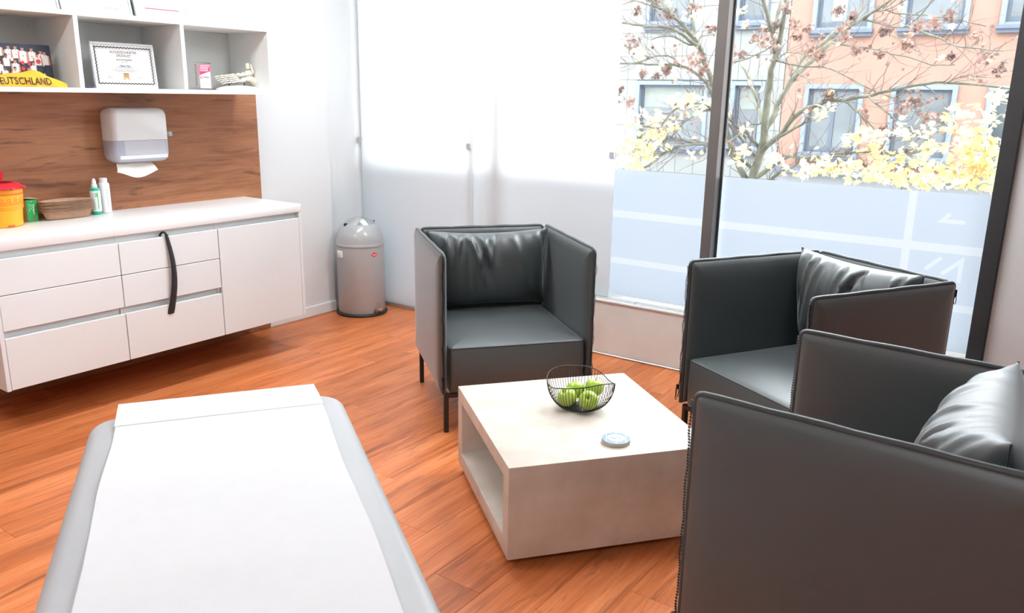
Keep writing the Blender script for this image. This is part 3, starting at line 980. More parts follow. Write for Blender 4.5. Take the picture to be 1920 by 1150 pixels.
# skeleton foot model
t = tag(empty('foot_skeleton_model', (-4.14, 3.085, ZS + .0005)), 'ivory skeleton foot model on a white domed base', 'foot model')
prof = [(.145, 0)] + [(.145 * math.cos(a), .002 + .026 * math.sin(a)) for a in [i * PI / 2 / 8 for i in range(8)]] + [(0.0001, .028)]
b_ = MB().lathe(prof, 32)
b_.v = [(x_ * .62, y_, z_) for x_, y_, z_ in b_.v]
b_.build('base', M['white'], t)
for yy in (-.067, .036):
    MB().tube([(0, yy, .022), (0, yy, .072)], .003, 8).build('rod', M['steel'], t)
def bone(name, pts, rads):
    P, R_ = [], []
    n_ = len(pts)
    MB().tube(pts, 1, 8, rads=rads).build(name, M['bone'], t, angle=80)
for q in range(5):                                 # toes point to -y
    xo = -.030 + .0145 * q
    zt_ = .082 - .005 * q if q else .086
    zm = .080 - .009 * q + .004
    L_ = [.0, .004, .0, -.008, -.016][q]
    r_ = .0062 if q == 0 else .0044
    bone('metatarsal', [(xo, .000, zm + .004), (xo, -.012, zm + .004), (xo, -.045 , zm), (xo, -.068 - L_ * .5, zm - .004), (xo, -.078 - L_ * .5, zm - .004)], [r_ * .6, r_ * 1.15, r_ * .75, r_ * 1.1, r_ * .6])
    y0 = -.081 - L_ * .5
    bone('phalanx', [(xo, y0, zm - .004), (xo, y0 - .006, zm - .004), (xo, y0 - .022, zm - .008), (xo, y0 - .030, zm - .008)], [r_ * .6, r_ * .95, r_ * .6, r_ * .75])
    bone('phalanx', [(xo, y0 - .033, zm - .008), (xo, y0 - .040, zm - .009), (xo, y0 - .056, zm - .014), (xo, y0 - .062, zm - .015)], [r_ * .6, r_ * .8, r_ * .5, r_ * .4])
bone('cuneiform', [(-.022, -.002, .084), (-.022, .008, .086), (-.022, .020, .086), (-.022, .026, .084)], [.006, .012, .013, .007])
bone('cuneiform', [(-.002, -.002, .082), (-.002, .008, .084), (-.002, .018, .084), (-.002, .024, .082)], [.005, .010, .011, .006])
bone('cuboid', [(.020, -.004, .056), (.020, .010, .058), (.018, .026, .060), (.016, .034, .060)], [.006, .012, .013, .007])
bone('navicular', [(-.014, .028, .086), (-.012, .034, .087), (-.012, .042, .087), (-.012, .046, .087)], [.008, .016, .016, .009])
bone('talus', [(-.008, .048, .086), (-.008, .060, .092), (-.008, .078, .100), (-.008, .096, .096), (-.008, .104, .088)], [.010, .016, .020, .018, .009])
bone('heel_bone', [(.004, .040, .062), (.002, .060, .066), (0, .086, .066), (0, .108, .050), (0, .126, .038), (0, .132, .034)], [.008, .014, .019, .021, .019, .010])
bone('shin_bone', [(-.010, .078, .118), (-.012, .078, .124), (-.012, .076, .136), (-.012, .075, .148), (-.012, .074, .154)], [.012, .018, .014, .0115, .008])
bone('calf_bone', [(.012, .092, .094), (.013, .092, .106), (.012, .086, .124), (.011, .082, .142), (.010, .080, .148)], [.005, .009, .006, .005, .003])

# ------------------------------------------------------------------ towel dispenser on the wood panel
t = tag(empty('towel_dispenser', (XB, 2.512, 1.158)), 'white paper towel dispenser with a smoky lower window on the walnut panel', 'dispenser')
DW, DH, DD = .328, .290, .115
def rr(w_, z0, z1, rb_, rt_, inset, seg=6):
    """rounded rectangle in the y-z plane"""
    pts = []
    hw = w_ / 2 - inset
    za, zb = z0 + inset, z1 - inset
    for cy, cz, r_, a0 in ((hw, zb, rt_, 0), (-hw, zb, rt_, PI / 2), (-hw, za, rb_, PI), (hw, za, rb_, 3 * PI / 2)):
        r2 = max(r_ - inset, .0004)
        sy = 1 if cy > 0 else -1
        sz = 1 if cz == zb else -1
        for q in range(seg + 1):
            a = a0 + PI / 2 * q / seg
            pts.append((cy - sy * r2 + r2 * math.cos(a), cz - sz * r2 + r2 * math.sin(a)))
    return pts
SPL = .120
def shell(z0, z1, rb_, rt_, m, name, d=DD, w_=DW):
    rings = []
    for x_, ins in ((.0, .004), (.02, .001), (d * .55, 0), (d - .022, .004), (d - .008, .012), (d, .028)):
        rings.append([(x_, a, b2) for a, b2 in rr(w_, z0, z1, rb_, rt_, 0 if False else (ins if ins < .02 else ins))])
    return MB().loft(rings).build(name, m, t, angle=50)
rings = []
def cover_rings(z0, z1, rb_, rt_, bot):
    out = []
    for x_, ins in ((.0, .004), (.02, .001), (DD * .55, 0), (DD - .022, .004), (DD - .008, .012), (DD, .026)):
        r_ = rr(DW, z0, z1, rb_, rt_, ins)
        if bot == 'low': r_ = [(a, z0 if b2 < z0 + ins + .001 else b2) for a, b2 in r_]
        if bot == 'top': r_ = [(a, z1 if b2 > z1 - ins - .001 else b2) for a, b2 in r_]
        out.append([(x_, a, b2) for a, b2 in r_])
    return out
MB().loft(cover_rings(SPL, DH, .001, .042, 'low')).build('cover', M['white'], t, angle=50)
low = MB().loft(cover_rings(.0, SPL - .0012, .045, .001, 'top')).build('viewing_window', M['smoke'], t, angle=50)
MB().rbox(DD - .001, DD + .0006, -.118, .128, .045, SPL - .002, .0004, 1).build('towel_stack', M['stackpaper'], low)
MB().rbox(DD - .001, DD + .0010, -.138, -.104, .040, SPL - .002, .0004, 1).build('smoky_edge', M['smokedark'], low)
MB().rbox(DD - .001, DD + .0012, -.136, .140, .022, .042, .0006, 1).build('lower_lip', M['white'], low)
lg = MB().loft([[(DD + .0002, a, b2) for a, b2 in rr(.016, .118, .126, .002, .003, 0)], [(DD + .001, a, b2) for a, b2 in rr(.016, .118, .126, .002, .003, 0)]])
lg.xform(Matrix.Translation((0, .043, 0)))
lgo = lg.build('maker_badge', M['silver'], t)
tx = MB(); put_text(tx, 'TORK', .0046, lambda a, b2: (DD + .0013, .043 + a, .1204 + b2)); tx.build('lettering', M['whiteprint'], lgo, smooth=False)
MB().rbox(.060, .066, DW / 2 - .002, DW / 2 + .030, .140, .152, .001, 1).rbox(.056, .070, DW / 2 + .018, DW / 2 + .044, .134, .158, .003).build('key', M['clip'], t)
tag_o = MB().grid(lambda a, b2: (DD * .55 + .03 * math.sin(b2 * 1.5) + .010 * math.sin(a * PI) * b2 + .006 * math.sin(a * 9) * b2,
                                 -.150 + .235 * a + (.02 - .04 * a) * (1 - b2) * .8,
                                 -.006 - b2 * (.044 + .034 * math.sin(a * PI) ** 1.5)), 16, 8)
tw = tag_o.build('paper_towel', M['towel'], smooth=True, angle=80, loc=(XB, 2.512, 1.162))
tag(tw, 'cream paper towel hanging out of the dispenser slot', 'paper towel')

# ------------------------------------------------------------------ things on the worktop
ZW = .9005
# sharps bucket
t = tag(empty('sharps_bucket', (-4.225, 1.752, ZW)), 'yellow waste bucket with an open red lid at the left end of the worktop', 'bucket')
MB().lathe([(.0001, 0), (.083, 0), (.086, .003), (.089, .082), (.095, .086), (.101, .172), (.102, .180), (.098, .180), (.092, .09), (.085, .006), (.0001, .006)], 40).build('bucket_body', M['yellow'], t)
bd = MB()
def cyl(mb, rfun, a0, a1, z0, z1, n_=6):
    mb.grid(lambda a, b2: (rfun(z0 + (z1 - z0) * b2) * math.cos(a0 + (a1 - a0) * a), rfun(z0 + (z1 - z0) * b2) * math.sin(a0 + (a1 - a0) * a), z0 + (z1 - z0) * b2), n_, 1)
rf = lambda z: .0958 + (z - .086) * .0698
cyl(bd, rf, -1.6, 1.9, .152, .160, 30)
cyl(bd, rf, -1.6, 1.9, .093, .0945, 30)
for a in [(-1.3 + .32 * q) for q in range(9)]:
    for r1 in range(6):
        a2 = a + .035 * math.cos(r1 * PI / 3) * 2.2
        cyl(bd, rf, a2 - .03, a2 + .03, .128 + .007 * math.sin(r1 * PI / 3), .131 + .007 * math.sin(r1 * PI / 3), 2)
for z_ in (.105, .111, .117):
    a = -1.4
    while a < 1.6:
        l_ = random.uniform(.06, .16)
        cyl(bd, rf, a, a + l_, z_, z_ + .0025, 3)
        a += l_ + .03
tag(bd.build('warning_print', M['inkorange'], t, smooth=False), kind='stuff')
cyl_ = MB().box(.0845, .090, -.014, .014, .004, .012).build('base_notch', M['inkorange'], t, smooth=False)
MB().lathe([(.060, .196), (.066, .207), (.078, .208), (.088, .203), (.094, .196), (.107, .188), (.112, .182), (.112, .178), (.104, .178), (.098, .186), (.064, .188)], 40).build('lid_ring', M['red'], t)
lidm = MB().lathe([(.0001, .0), (.048, .0), (.058, .006), (.060, .012), (.052, .014), (.0001, .010)], 32)
lidm.build('lid_flap', M['red'], t, loc=(.010, -.030, .222), rot=(0.45, .35, 0))
lug = MB().rbox(.100, .118, -.010, .010, .179, .186, .002).mesh('lid_lug', M['red'])
for a in (-.5, .15, .8, 1.45): link('lid_lug', lug, t, None, (0, 0, a))

# green carton
t = tag(empty('bandage_carton', (-4.300, 1.902, ZW), .10), 'green carton with white lettering between the bucket and the pulp dishes', 'carton')
MB().box(-.045, .045, -.026, .026, 0, .108).build('carton_body', [M['greenbox']], t, smooth=False)
MB().box(-.044, .044, -.0268, -.0262, .001, .107).build('side_reflection', M['kraftreflection'], t, smooth=False)  # tan sheet paints an orange reflection onto the green side
MB().grid(lambda a, b2: (-.05 + .10 * a, -.030 + .075 * b2, .1095 + .006 * a * (1 - b2)), 3, 3).build('open_flap', M['kraftreflection'], t, smooth=False)
tx = MB()
vert = lambda y0, z0: (lambda a, b2: (.0455, y0 + b2, z0 - a))
put_text(tx, 'Curapor', .0150, vert(.0035, .086), align='LEFT', bold=.0002)
put_text(tx, '10 x 8', .0095, vert(-.007, .086), align='LEFT')
put_text(tx, '25 x 1 steril', .0075, vert(-.016, .088), align='LEFT')
put_text(tx, 'L3', .012, lambda a, b2: (.0455, .003 - b2, .098 + a * .4), align='LEFT')
tx.build('lettering', M['whiteprint'], t, smooth=False)
MB().box(.0451, .0456, .002, .0075, .006, .030).build('red_tag', M['red'], t, smooth=False)

# stack of pulp kidney dishes
def bean(s, q, n_=28):
    th = 2 * PI * q / n_
    x_ = .062 * s * math.sin(th)
    y_ = (.134 - .060 * (1 - s)) * math.cos(th)
    x_ += .018 * (1 - (y_ / .134) ** 2) * (-1)
    return x_, y_
rings = []
for s, z in ((.50, .0), (.54, .001), (.80, .0375), (.97, .0398), (1.0, .0406), (.985, .0422), (.83, .0418), (.60, .006), (.50, .005)):
    rings.append([(*bean(s, q), z) for q in range(28)])
dish = MB().loft(rings).mesh('kidney_dish', M['pulp'], angle=50)
for k in range(10):
    o = link('kidney_dish', dish, None, (-4.238 + random.uniform(-.003, .003), 2.066 + random.uniform(-.005, .005), ZW + k * .0058), (0, 0, random.uniform(-.04, .04)))
    sc2 = random.uniform(.975, 1.0); o.scale = (sc2, sc2, 1)
    tag(o, 'brown paper pulp kidney dish at the bottom of the stack' if k == 0 else 'brown paper pulp kidney dish at the top of the stack' if k == 9 else 'brown pulp kidney dish, %s from the bottom of the stack' % ('', 'second', 'third', 'fourth', 'fifth', 'sixth', 'seventh', 'eighth', 'ninth')[k], 'dish', 'stacked pulp kidney dishes')

# bottles
t = tag(empty('spray_bottle', (-4.270, 2.236, ZW)), 'green bottle with a white label and white nozzle cap beside the dishes', 'bottle')
MB().lathe([(.0001, 0), (.0235, 0), (.025, .002), (.025, .132), (.023, .138), (.012, .142), (.0001, .142)], 32).build('bottle_body', M['mint'], t)
MB().lathe([(.0251, .017), (.0255, .018), (.0255, .124), (.0251, .125)], 32).build('label_wrap', M['label'], t)
MB().lathe([(.0001, .141), (.0145, .141), (.0145, .155), (.0115, .157), (.010, .176), (.0075, .180), (.0068, .187), (.0001, .187)], 24).build('nozzle_cap', M['white'], t)
bd = MB()
rl = lambda z: .0258
cyl(bd, rl, -.12, .06, .030, .095, 4)
for zc in (.098, .110):
    for q in range(10):
        a_ = q * 2 * PI / 10
        cyl(bd, rl, -.28 + .17 * math.cos(a_) - .07, -.28 + .17 * math.cos(a_) + .07, zc - .0015 + .0045 * math.sin(a_), zc + .0015 + .0045 * math.sin(a_), 2)
cyl(bd, rl, -.16, .06, .095, .116, 4)
bd.build('green_print', M['inkgreen'], t, smooth=False)
bd = MB()
for q in range(9):
    cyl(bd, rl, -1.15, -.75 + .2 * random.random(), .030 + q * .010, .0315 + q * .010, 3)
tag(bd.build('fine_print', M['inklight'], t, smooth=False), kind='stuff')
t = tag(empty('white_bottle', (-4.302, 2.304, ZW)), 'plain white bottle with a screw cap behind the green bottle', 'bottle')
MB().lathe([(.0001, 0), (.026, 0), (.028, .002), (.028, .146), (.026, .156), (.018, .161), (.0001, .161)], 32).build('bottle_body', M['white'], t)
MB().lathe([(.0001, .161), (.019, .161), (.0195, .163), (.0195, .182), (.018, .184), (.0001, .184)], 28).build('screw_cap', M['white'], t)
bd = MB()
rl2 = lambda z: .0283
for q in range(12):
    cyl(bd, rl2, -.25 + .1 * random.random(), .12, .035 + q * .008, .037 + q * .008, 3)
tag(bd.build('fine_print', M['inklight'], t, smooth=False), kind='stuff')

# black shoehorn hooked over the middle drawers
rings = []
P_ = []
for q in range(25):
    s = q / 24
    z = .832 - s * (.832 - .412)
    y = 2.338 + .026 * math.sin(s * PI * .95) - .016 * s
    x = XF + .006 + .016 * math.sin(s * PI) * .9
    wd = .0085 + .0115 * s ** .8
    if q == 24: wd *= .93
    P_.append((x, y, z, wd))
for x, y, z, wd in P_:
    ring = []
    for k in range(7):
        u = -1 + 2 * k / 6
        ring.append((x - .006 * u * u * (wd / .02), y + u * wd, z))
    for k in range(7):
        u = 1 - 2 * k / 6
        ring.append((x - .006 * u * u * (wd / .02) - .0025, y + u * wd * .96, z))
    rings.append(ring)
t = tag(empty('shoehorn', (XF, 2.335, .41)), 'long black shoehorn hooked over the middle drawers', 'shoehorn')
off = Matrix.Translation((-XF, -2.335, -.41))
MB().loft(rings).xform(off).build('blade', M['rubber'], t, angle=60)
MB().tube([(XF + .0075, 2.335, .828), (XF + .006, 2.333, .836), (XF - .002, 2.331, .8405), (XF - .014, 2.328, .839), (XF - .024, 2.325, .832), (XF - .028, 2.323, .824), (XF - .026, 2.322, .818)], .0055, 8).xform(off).build('hook', M['rubber'], t, angle=60)

# ------------------------------------------------------------------ pedal bin
t = tag(empty('pedal_bin', (-4.185, 4.055, 0)), 'grey domed pedal bin with a red badge in the corner', 'bin')
FA = -.17                                         # direction the bin faces
t.rotation_euler = (0, 0, FA)
body = MB().lathe([(.0001, .014), (.166, .014), (.168, .018), (.168, .498), (.166, .500), (.0001, .500)], 64)
body.build('bin_body', M['bin'], t)
MB().lathe([(.0001, .0005), (.178, .0005), (.183, .006), (.183, .014), (.178, .021), (.168, .023), (.0001, .0225)], 64).build('base_ring', M['rubber'], t)
MB().lathe([(.166, .4995), (.1725, .501), (.1735, .508), (.1725, .516), (.1705, .519), (.168, .519)], 64).build('rim_band', M['bin'], t)
dome = [(.1695 * math.cos(a), .518 + .180 * math.sin(a)) for a in [i * .83 / 12 for i in range(13)]]
MB().lathe(dome, 64).build('dome_lid', M['bin'], t)
cap_p = [(.1695 * math.cos(a) - .0005, .518 + .180 * math.sin(a)) for a in [.835 + i * (PI / 2 - .836) / 8 for i in range(9)]]
cap_p[-1] = (.0001, cap_p[-1][1])
for s in (0, 1):
    MB().lathe(cap_p, 24, a0=.018 + s * PI, a1=PI - .018 + s * PI).build('chrome_flap', M['chrome'], t, angle=60)
MB().lathe([(r_ - .0025, z_ - .002) for r_, z_ in cap_p[:-1]] + [(.0001, cap_p[-1][1] - .003)], 48).build('flap_liner', M['gasket'], t)
for s in (-1, 1):
    MB().rbox(-.008, .008, -.012, .012, -.008, .012, .004).build('pivot', M['gasket'], t, loc=(0, s * .116, .648))
lgo = MB().loft([[(.1683, 0 + a, .447 + b2) for a, b2 in ((.0275, 0), (0, .0185), (-.0275, 0), (0, -.0185))], [(.1700, a, .447 + b2) for a, b2 in ((.0275, 0), (0, .0185), (-.0275, 0), (0, -.0185))]]).build('badge', M['logored'], t, smooth=False)
tx = MB(); put_text(tx, 'wesco', .0155, lambda a, b2: (.1705, a, .4425 + b2), sx=.78, bold=.0003); tx.build('lettering', M['whiteprint'], lgo, smooth=False)
ho = empty('handle', (0, 0, 0), -1.55, t)
MB().rbox(.160, .178, -.028, .022, .424, .470, .003).build('handle_plate', M['white'], ho)
MB().rbox(.176, .180, -.010, .004, .440, .466, .001).build('handle_recess', M['channel'], ho)
arch = []
for k in range(13):
    a = PI * k / 12
    arch.append((.030 * math.cos(a), .062 + .036 * math.sin(a)))
arch = [(.030, .022)] + arch + [(-.030, .022)]
po = empty('pedal', (0, 0, 0), 0.08, t)
rad = .1684
MB().loft([[(rad * math.cos(a / rad) - .004, rad * math.sin(a / rad), z) for a, z in arch], [(rad * math.cos(a / rad) + .0004, rad * math.sin(a / rad), z) for a, z in arch]]).build('pedal_recess', M['chrome'], po, smooth=False)
MB().loft([[(rad * math.cos(a / rad) - .003, rad * math.sin(a / rad), z) for a, z in ((.028, .023), (.028, .040), (-.028, .040), (-.028, .023))], [(rad * math.cos(a / rad) + .0008, rad * math.sin(a / rad), z) for a, z in ((.028, .023), (.028, .040), (-.028, .040), (-.028, .023))]]).build('recess_slot', M['gasket'], po, smooth=False)
MB().rbox(.150, .196, -.026, .030, .052, .060, .003).rbox(.166, .198, -.012, .022, .040, .054, .004).build('pedal_plate', M['chrome'], po)

# ------------------------------------------------------------------ examination couch and paper
dv = Vector((.829, -.559, 0))                     # from the foot end towards the head end
ca = math.atan2(dv.y, dv.x)
cw = Vector((-.829, .559, 0)) * 2.425 + Vector((.559, .829, 0)) * .004
CL, CWd = 1.95, .70
t = tag(empty('examination_couch', (cw.x, cw.y, 0), ca), 'light grey padded examination couch in the foreground', 'couch')
def rrect(x0, x1, y0, y1, r_, ins, seg=8):
    pts = []
    r2 = max(r_ - ins, .002)
    for cx, cy, a0 in ((x1 - ins - r2, y1 - ins - r2, 0), (x0 + ins + r2, y1 - ins - r2, PI / 2), (x0 + ins + r2, y0 + ins + r2, PI), (x1 - ins - r2, y0 + ins + r2, 1.5 * PI)):
        for q in range(seg + 1):
            a = a0 + PI / 2 * q / seg
            pts.append((cx + r2 * math.cos(a), cy + r2 * math.sin(a)))
    return pts
rings = []
for ins, z in ((.03, .555), (.008, .560), (0, .572), (0, .612)) + tuple((.038 * (1 - math.cos(a)), .612 + .034 * math.sin(a)) for a in [i * PI / 2 / 7 for i in range(1, 8)]) + ((.08, .6485), (.16, .650)):
    rings.append([(a, b2, z) for a, b2 in rrect(0, CL, -CWd / 2, CWd / 2, .085, ins)])
MB().loft(rings).build('padding', M['pad'], t, angle=60)
MB().rbox(.05, CL - .05, -.30, .30, .520, .555, .006).build('frame', M['white'], t)
MB().rbox(.55, 1.40, -.20, .20, .10, .52, .02).build('column', M['white'], t)
MB().rbox(.30, 1.65, -.28, .28, .012, .10, .015).build('base_box', M['white'], t)
ft = MB().lathe([(.0001, 0), (.022, 0), (.022, .012), (.0001, .012)], 16).mesh('foot', M['rubber'])
for fx in (.36, 1.59):
    for fy in (-.23, .23): link('foot', ft, t, (fx, fy, .0005))
pp = MB()
def sheet(a, b2, x0, x1, hw, dz):
    xx = x0 + (x1 - x0) * a
    yy = (-1 + 2 * b2) * hw + .003 * math.sin(xx * 9)
    z = .6516 + dz + .0030 * (1 + math.sin(xx * 23 + yy * 3) * math.sin(xx * 7 + 1 + yy)) * .5 + .0014 * math.sin(xx * 15 - yy * 4)
    if xx < .0: z += -.25 * min(0, xx) ** 2 * 6
    return (xx, yy, max(z, .6508 + dz * .9))
pp.grid(lambda a, b2: sheet(a, b2, .105, CL - .02, .278, 0), 90, 20)
paper = pp.build('paper_sheet', M['paper'], smooth=True, angle=80, loc=(cw.x, cw.y, 0), rot=(0, 0, ca))
tag(paper, 'white crepe paper sheet covering the middle of the couch', 'paper sheet')
pt = MB().grid(lambda a, b2: sheet(a, b2, -.068, .118, .281, .0009), 20, 20).build('torn_end', M['paper'], paper, smooth=True, angle=80)

# ------------------------------------------------------------------ concrete coffee table
TA = .8902
TL, TWd, TZ0, TZ1 = .741, .7895, .04, .3774
t = tag(empty('coffee_table', (-1.3897, 1.9747, 0), TA), 'hollow concrete cube coffee table between the armchairs', 'table')
tb = MB()
O = .068
def cbox(*a): tb.box(*a)
bm = bmesh.new()
# block with a pocket opening on the face towards the couch (local x = 0)
yo0, yo1, zo0, zo1, dep = O, TWd - O, TZ0 + .062, TZ1 - .055, TL - .06
outer = [(0, 0), (TL, 0), (TL, TWd), (0, TWd)]
vs = [(x_, y_, z_) for z_ in (TZ0, TZ1) for x_, y_ in outer]
vs += [(0, yo0, zo0), (0, yo1, zo0), (0, yo1, zo1), (0, yo0, zo1), (dep, yo0, zo0), (dep, yo1, zo0), (dep, yo1, zo1), (dep, yo0, zo1)]
fs = [(0, 3, 2, 1), (4, 5, 6, 7), (0, 1, 5, 4), (1, 2, 6, 5), (2, 3, 7, 6),
      (0, 8, 9, 3), (3, 9, 10, 7), (7, 10, 11, 4), (4, 11, 8, 0),
      (8, 12, 13, 9), (9, 13, 14, 10), (10, 14, 15, 11), (11, 15, 12, 8), (12, 15, 14, 13)]
me = MB().add(vs, fs).mesh('concrete_block', M['concrete'], smooth=False)
bm.from_mesh(me)
bmesh.ops.bevel(bm, geom=[e for e in bm.edges if e.calc_face_angle(0) > .5], offset=.004, segments=2, profile=.6, affect='EDGES')
bm.to_mesh(me); bm.free()
me.polygons.foreach_set('use_smooth', [True] * len(me.polygons)); me.set_sharp_from_angle(angle=math.radians(50))
link('concrete_block', me, t)
MB().rbox(.09, TL - .09, .09, TWd - .09, .0005, TZ0, .003, 1).build('plinth', M['gasket'], t)

# wire bowl with apples
BC = Vector((-1.478, 2.572, TZ1 + .0008))
t = tag(empty('wire_bowl', BC), 'black wire bowl with a wavy rim on the concrete table', 'bowl')
NW = 64
def rim(ph):
    return .128 + .006 * math.cos(4 * (ph - .2)), .118 + .017 * math.cos(2 * (ph + .62)) + .004 * math.cos(4 * ph)
def wire_pt(ph, s):
    R_, Z_ = rim(ph)
    a = s * PI / 2
    r_ = .050 + (R_ - .050) * math.sin(a) ** .9
    z_ = .0025 + (Z_ - .0025) * (1 - math.cos(a)) ** .92
    return (r_ * math.cos(ph), r_ * math.sin(ph), z_)
for k in range(NW):
    ph_ = 2 * PI * k / NW
    MB().tube([wire_pt(ph_, s / 9) for s in range(10)], .0011, 4, cap=False).build('wire', M['steel'], t, angle=80)
MB().tube([wire_pt(2 * PI * k / 96, 1) for k in range(96)], .0021, 6, closed=True).build('rim', M['steel'], t, angle=80)
MB().tube([(.050 * math.cos(2 * PI * k / 40), .050 * math.sin(2 * PI * k / 40), .0025) for k in range(40)], .0022, 6, closed=True).build('base_ring', M['steel'], t, angle=80)
MB().lathe([(.0001, .0012), (.049, .0012), (.049, .0032), (.0001, .0032)], 32).build('base_plate', M['steel'], t)
aprof = []
for k in range(25):
    a = -PI / 2 + PI * k / 24
    r_ = .0395 * math.cos(a) * (1 + .10 * math.sin(a))
    z_ = .0365 * math.sin(a)
    r0_ = abs(r_)
    if a > .5: z_ -= .0125 * math.exp(-(r0_ / .010) ** 2)
    if a < -.5: z_ += .008 * math.exp(-(r0_ / .009) ** 2)
    aprof.append((max(r_, .0001), z_))
am = MB().lathe([(a_ * .95, b_ * .97) for a_, b_ in aprof], 28).mesh('apple_body', M['apple'], angle=80)
stm = MB().tube([(0, 0, .022), (.0008, 0, .032), (.003, .001, .042)], .0013, 6).mesh('stem', M['stem'])
ap = [((-1.513, 2.534, .4235), (.35, -.5, .4), 'green apple at the left front of the wire bowl'),
      ((-1.433, 2.558, .4225), (.82, .42, 0.0), 'green apple at the front of the bowl with its stalk hollow turned forward'),
      ((-1.450, 2.632, .4500), (.05, .10, 1.2), 'green apple at the back of the bowl with its stalk pointing up'),
      ((-1.520, 2.608, .4310), (-.35, .2, 2.0), 'green apple half hidden at the back left of the bowl')]
for loc_, rot_, lab in ap:
    t = tag(empty('apple', loc_), lab, 'apple', 'apples in the wire bowl')
    t.rotation_euler = rot_
    link('apple_body', am, t)
    link('stem', stm, t)

# coasters
CC = Vector((-1.212, 2.372, TZ1 + .0006))
cm = MB().lathe([(.0001, 0), (.0495, 0), (.050, .0006), (.050, .0028), (.0495, .0034), (.0001, .0034)], 48)
cm.m = [1 if all(abs(cm.v[i][2] - .0034) < 1e-5 or cm.v[i][2] > .003 for i in f_) else 0 for f_ in cm.f]
cme = cm.mesh('coaster', [M['coasteredge'], M['coaster']], angle=50)
for k in range(4):
    o = link('coaster', cme, None, (CC.x + random.uniform(-.001, .001), CC.y + random.uniform(-.001, .001), CC.z + k * .0036), (0, 0, .5))
    tag(o, 'round light blue coaster on top of the pile, printed with white court lines' if k == 3 else 'round coaster at the bottom of the pile on the concrete table' if k == 0 else 'round coaster second from the bottom of the pile' if k == 1 else 'round coaster just below the top one of the pile', 'coaster', 'coaster pile')
top = o
pr = MB()
pr.lathe([(.0001, .0040), (.030, .0040), (.030, .0036), (.0001, .0036)], 40)
for xx in (-.034, .034):
    hl = math.sqrt(.049 ** 2 - xx ** 2)
    pr.box(xx - .0012, xx + .0012, -hl, hl, .0036, .0040)
pr.box(-.0012, .0012, .029, .049, .0036, .0040)
pr.box(-.0012, .0012, -.049, -.029, .0036, .0040)
tag(pr.build('white_print', M['whiteprint'], top, smooth=False), kind='stuff')
pr = MB()
pr.tube([(-.020 + .0022 * q, .006 * math.sin(q * .75) - .002, .0046) for q in range(9)], .0011, 5)
pr.tube([(.001 + .002 * q, .004 - .005 * math.cos(q * .9), .0046) for q in range(4)], .0010, 5)
pr.tube([(.012, .008, .0046), (.014, -.002, .0046), (.017, -.006, .0046)], .0010, 5)
pr.build('script_print', M['blueink'], top)

# ------------------------------------------------------------------ armchairs
AW, AD, AH, AZ = .743, .758, .8648, .190
def outline(w_, h_, rt_, rb_, ins, seg=5):
    pts = []
    for cx, cz, r_, a0 in ((w_, h_, rt_, 0), (0, h_, rt_, PI / 2), (0, 0, rb_, PI), (w_, 0, rb_, 1.5 * PI)):
        r2 = max(r_ - ins, .003)
        sx_, sz_ = (1 if cx > 0 else -1), (1 if cz > 0 else -1)
        for q in range(seg + 1):
            a = a0 + PI / 2 * q / seg
            pts.append((cx - sx_ * (ins + r2) + r2 * math.cos(a), cz - sz_ * (ins + r2) + r2 * math.sin(a)))
    return pts
def padded(w_, h_, fn, th=.024):
    prof = [(.22, -1.0), (.12, -.99), (.07, -.95), (.035, -.80), (.016, -.52), (.009, -.22), (.009, .22), (.016, .52), (.035, .80), (.07, .95), (.12, .99), (.22, 1.0)]
    rings = [[fn(a, k_ * th, b2) for a, b2 in outline(w_, h_, .026, .012, ins)] for ins, k_ in prof]
    return MB().loft(rings)
def welt_path(w_, h_, fn, ins=.0095, bottom=False):
    o_ = outline(w_, h_, .026, .012, ins)
    pts = [(w_ - ins, .010)] + o_[0:6] + [(w_ * (1 - q / 12), h_ - ins + .0012 * math.sin(q * 1.9)) for q in range(1, 12)] + o_[6:12] + [(ins, .010)]
    return [fn(a, 0, b2) for a, b2 in pts]
def zipper(fn_front, z0, z1, seed):
    mb = MB()
    rr_ = random.Random(seed)
    z = z0
    k_ = 0
    while z < z1:
        wob = .003 * math.sin(z * 38 + seed) + .0016 * math.sin(z * 91 + seed * 2)
        c_ = fn_front(wob)
        s_ = .0018 if k_ % 2 else -.0018
        mb.box(c_[0] + s_ - .0026, c_[0] + s_ + .0026, c_[1] - .0010, c_[1] + .0030, z, z + .0024)
        z += .0042
        k_ += 1
    return mb
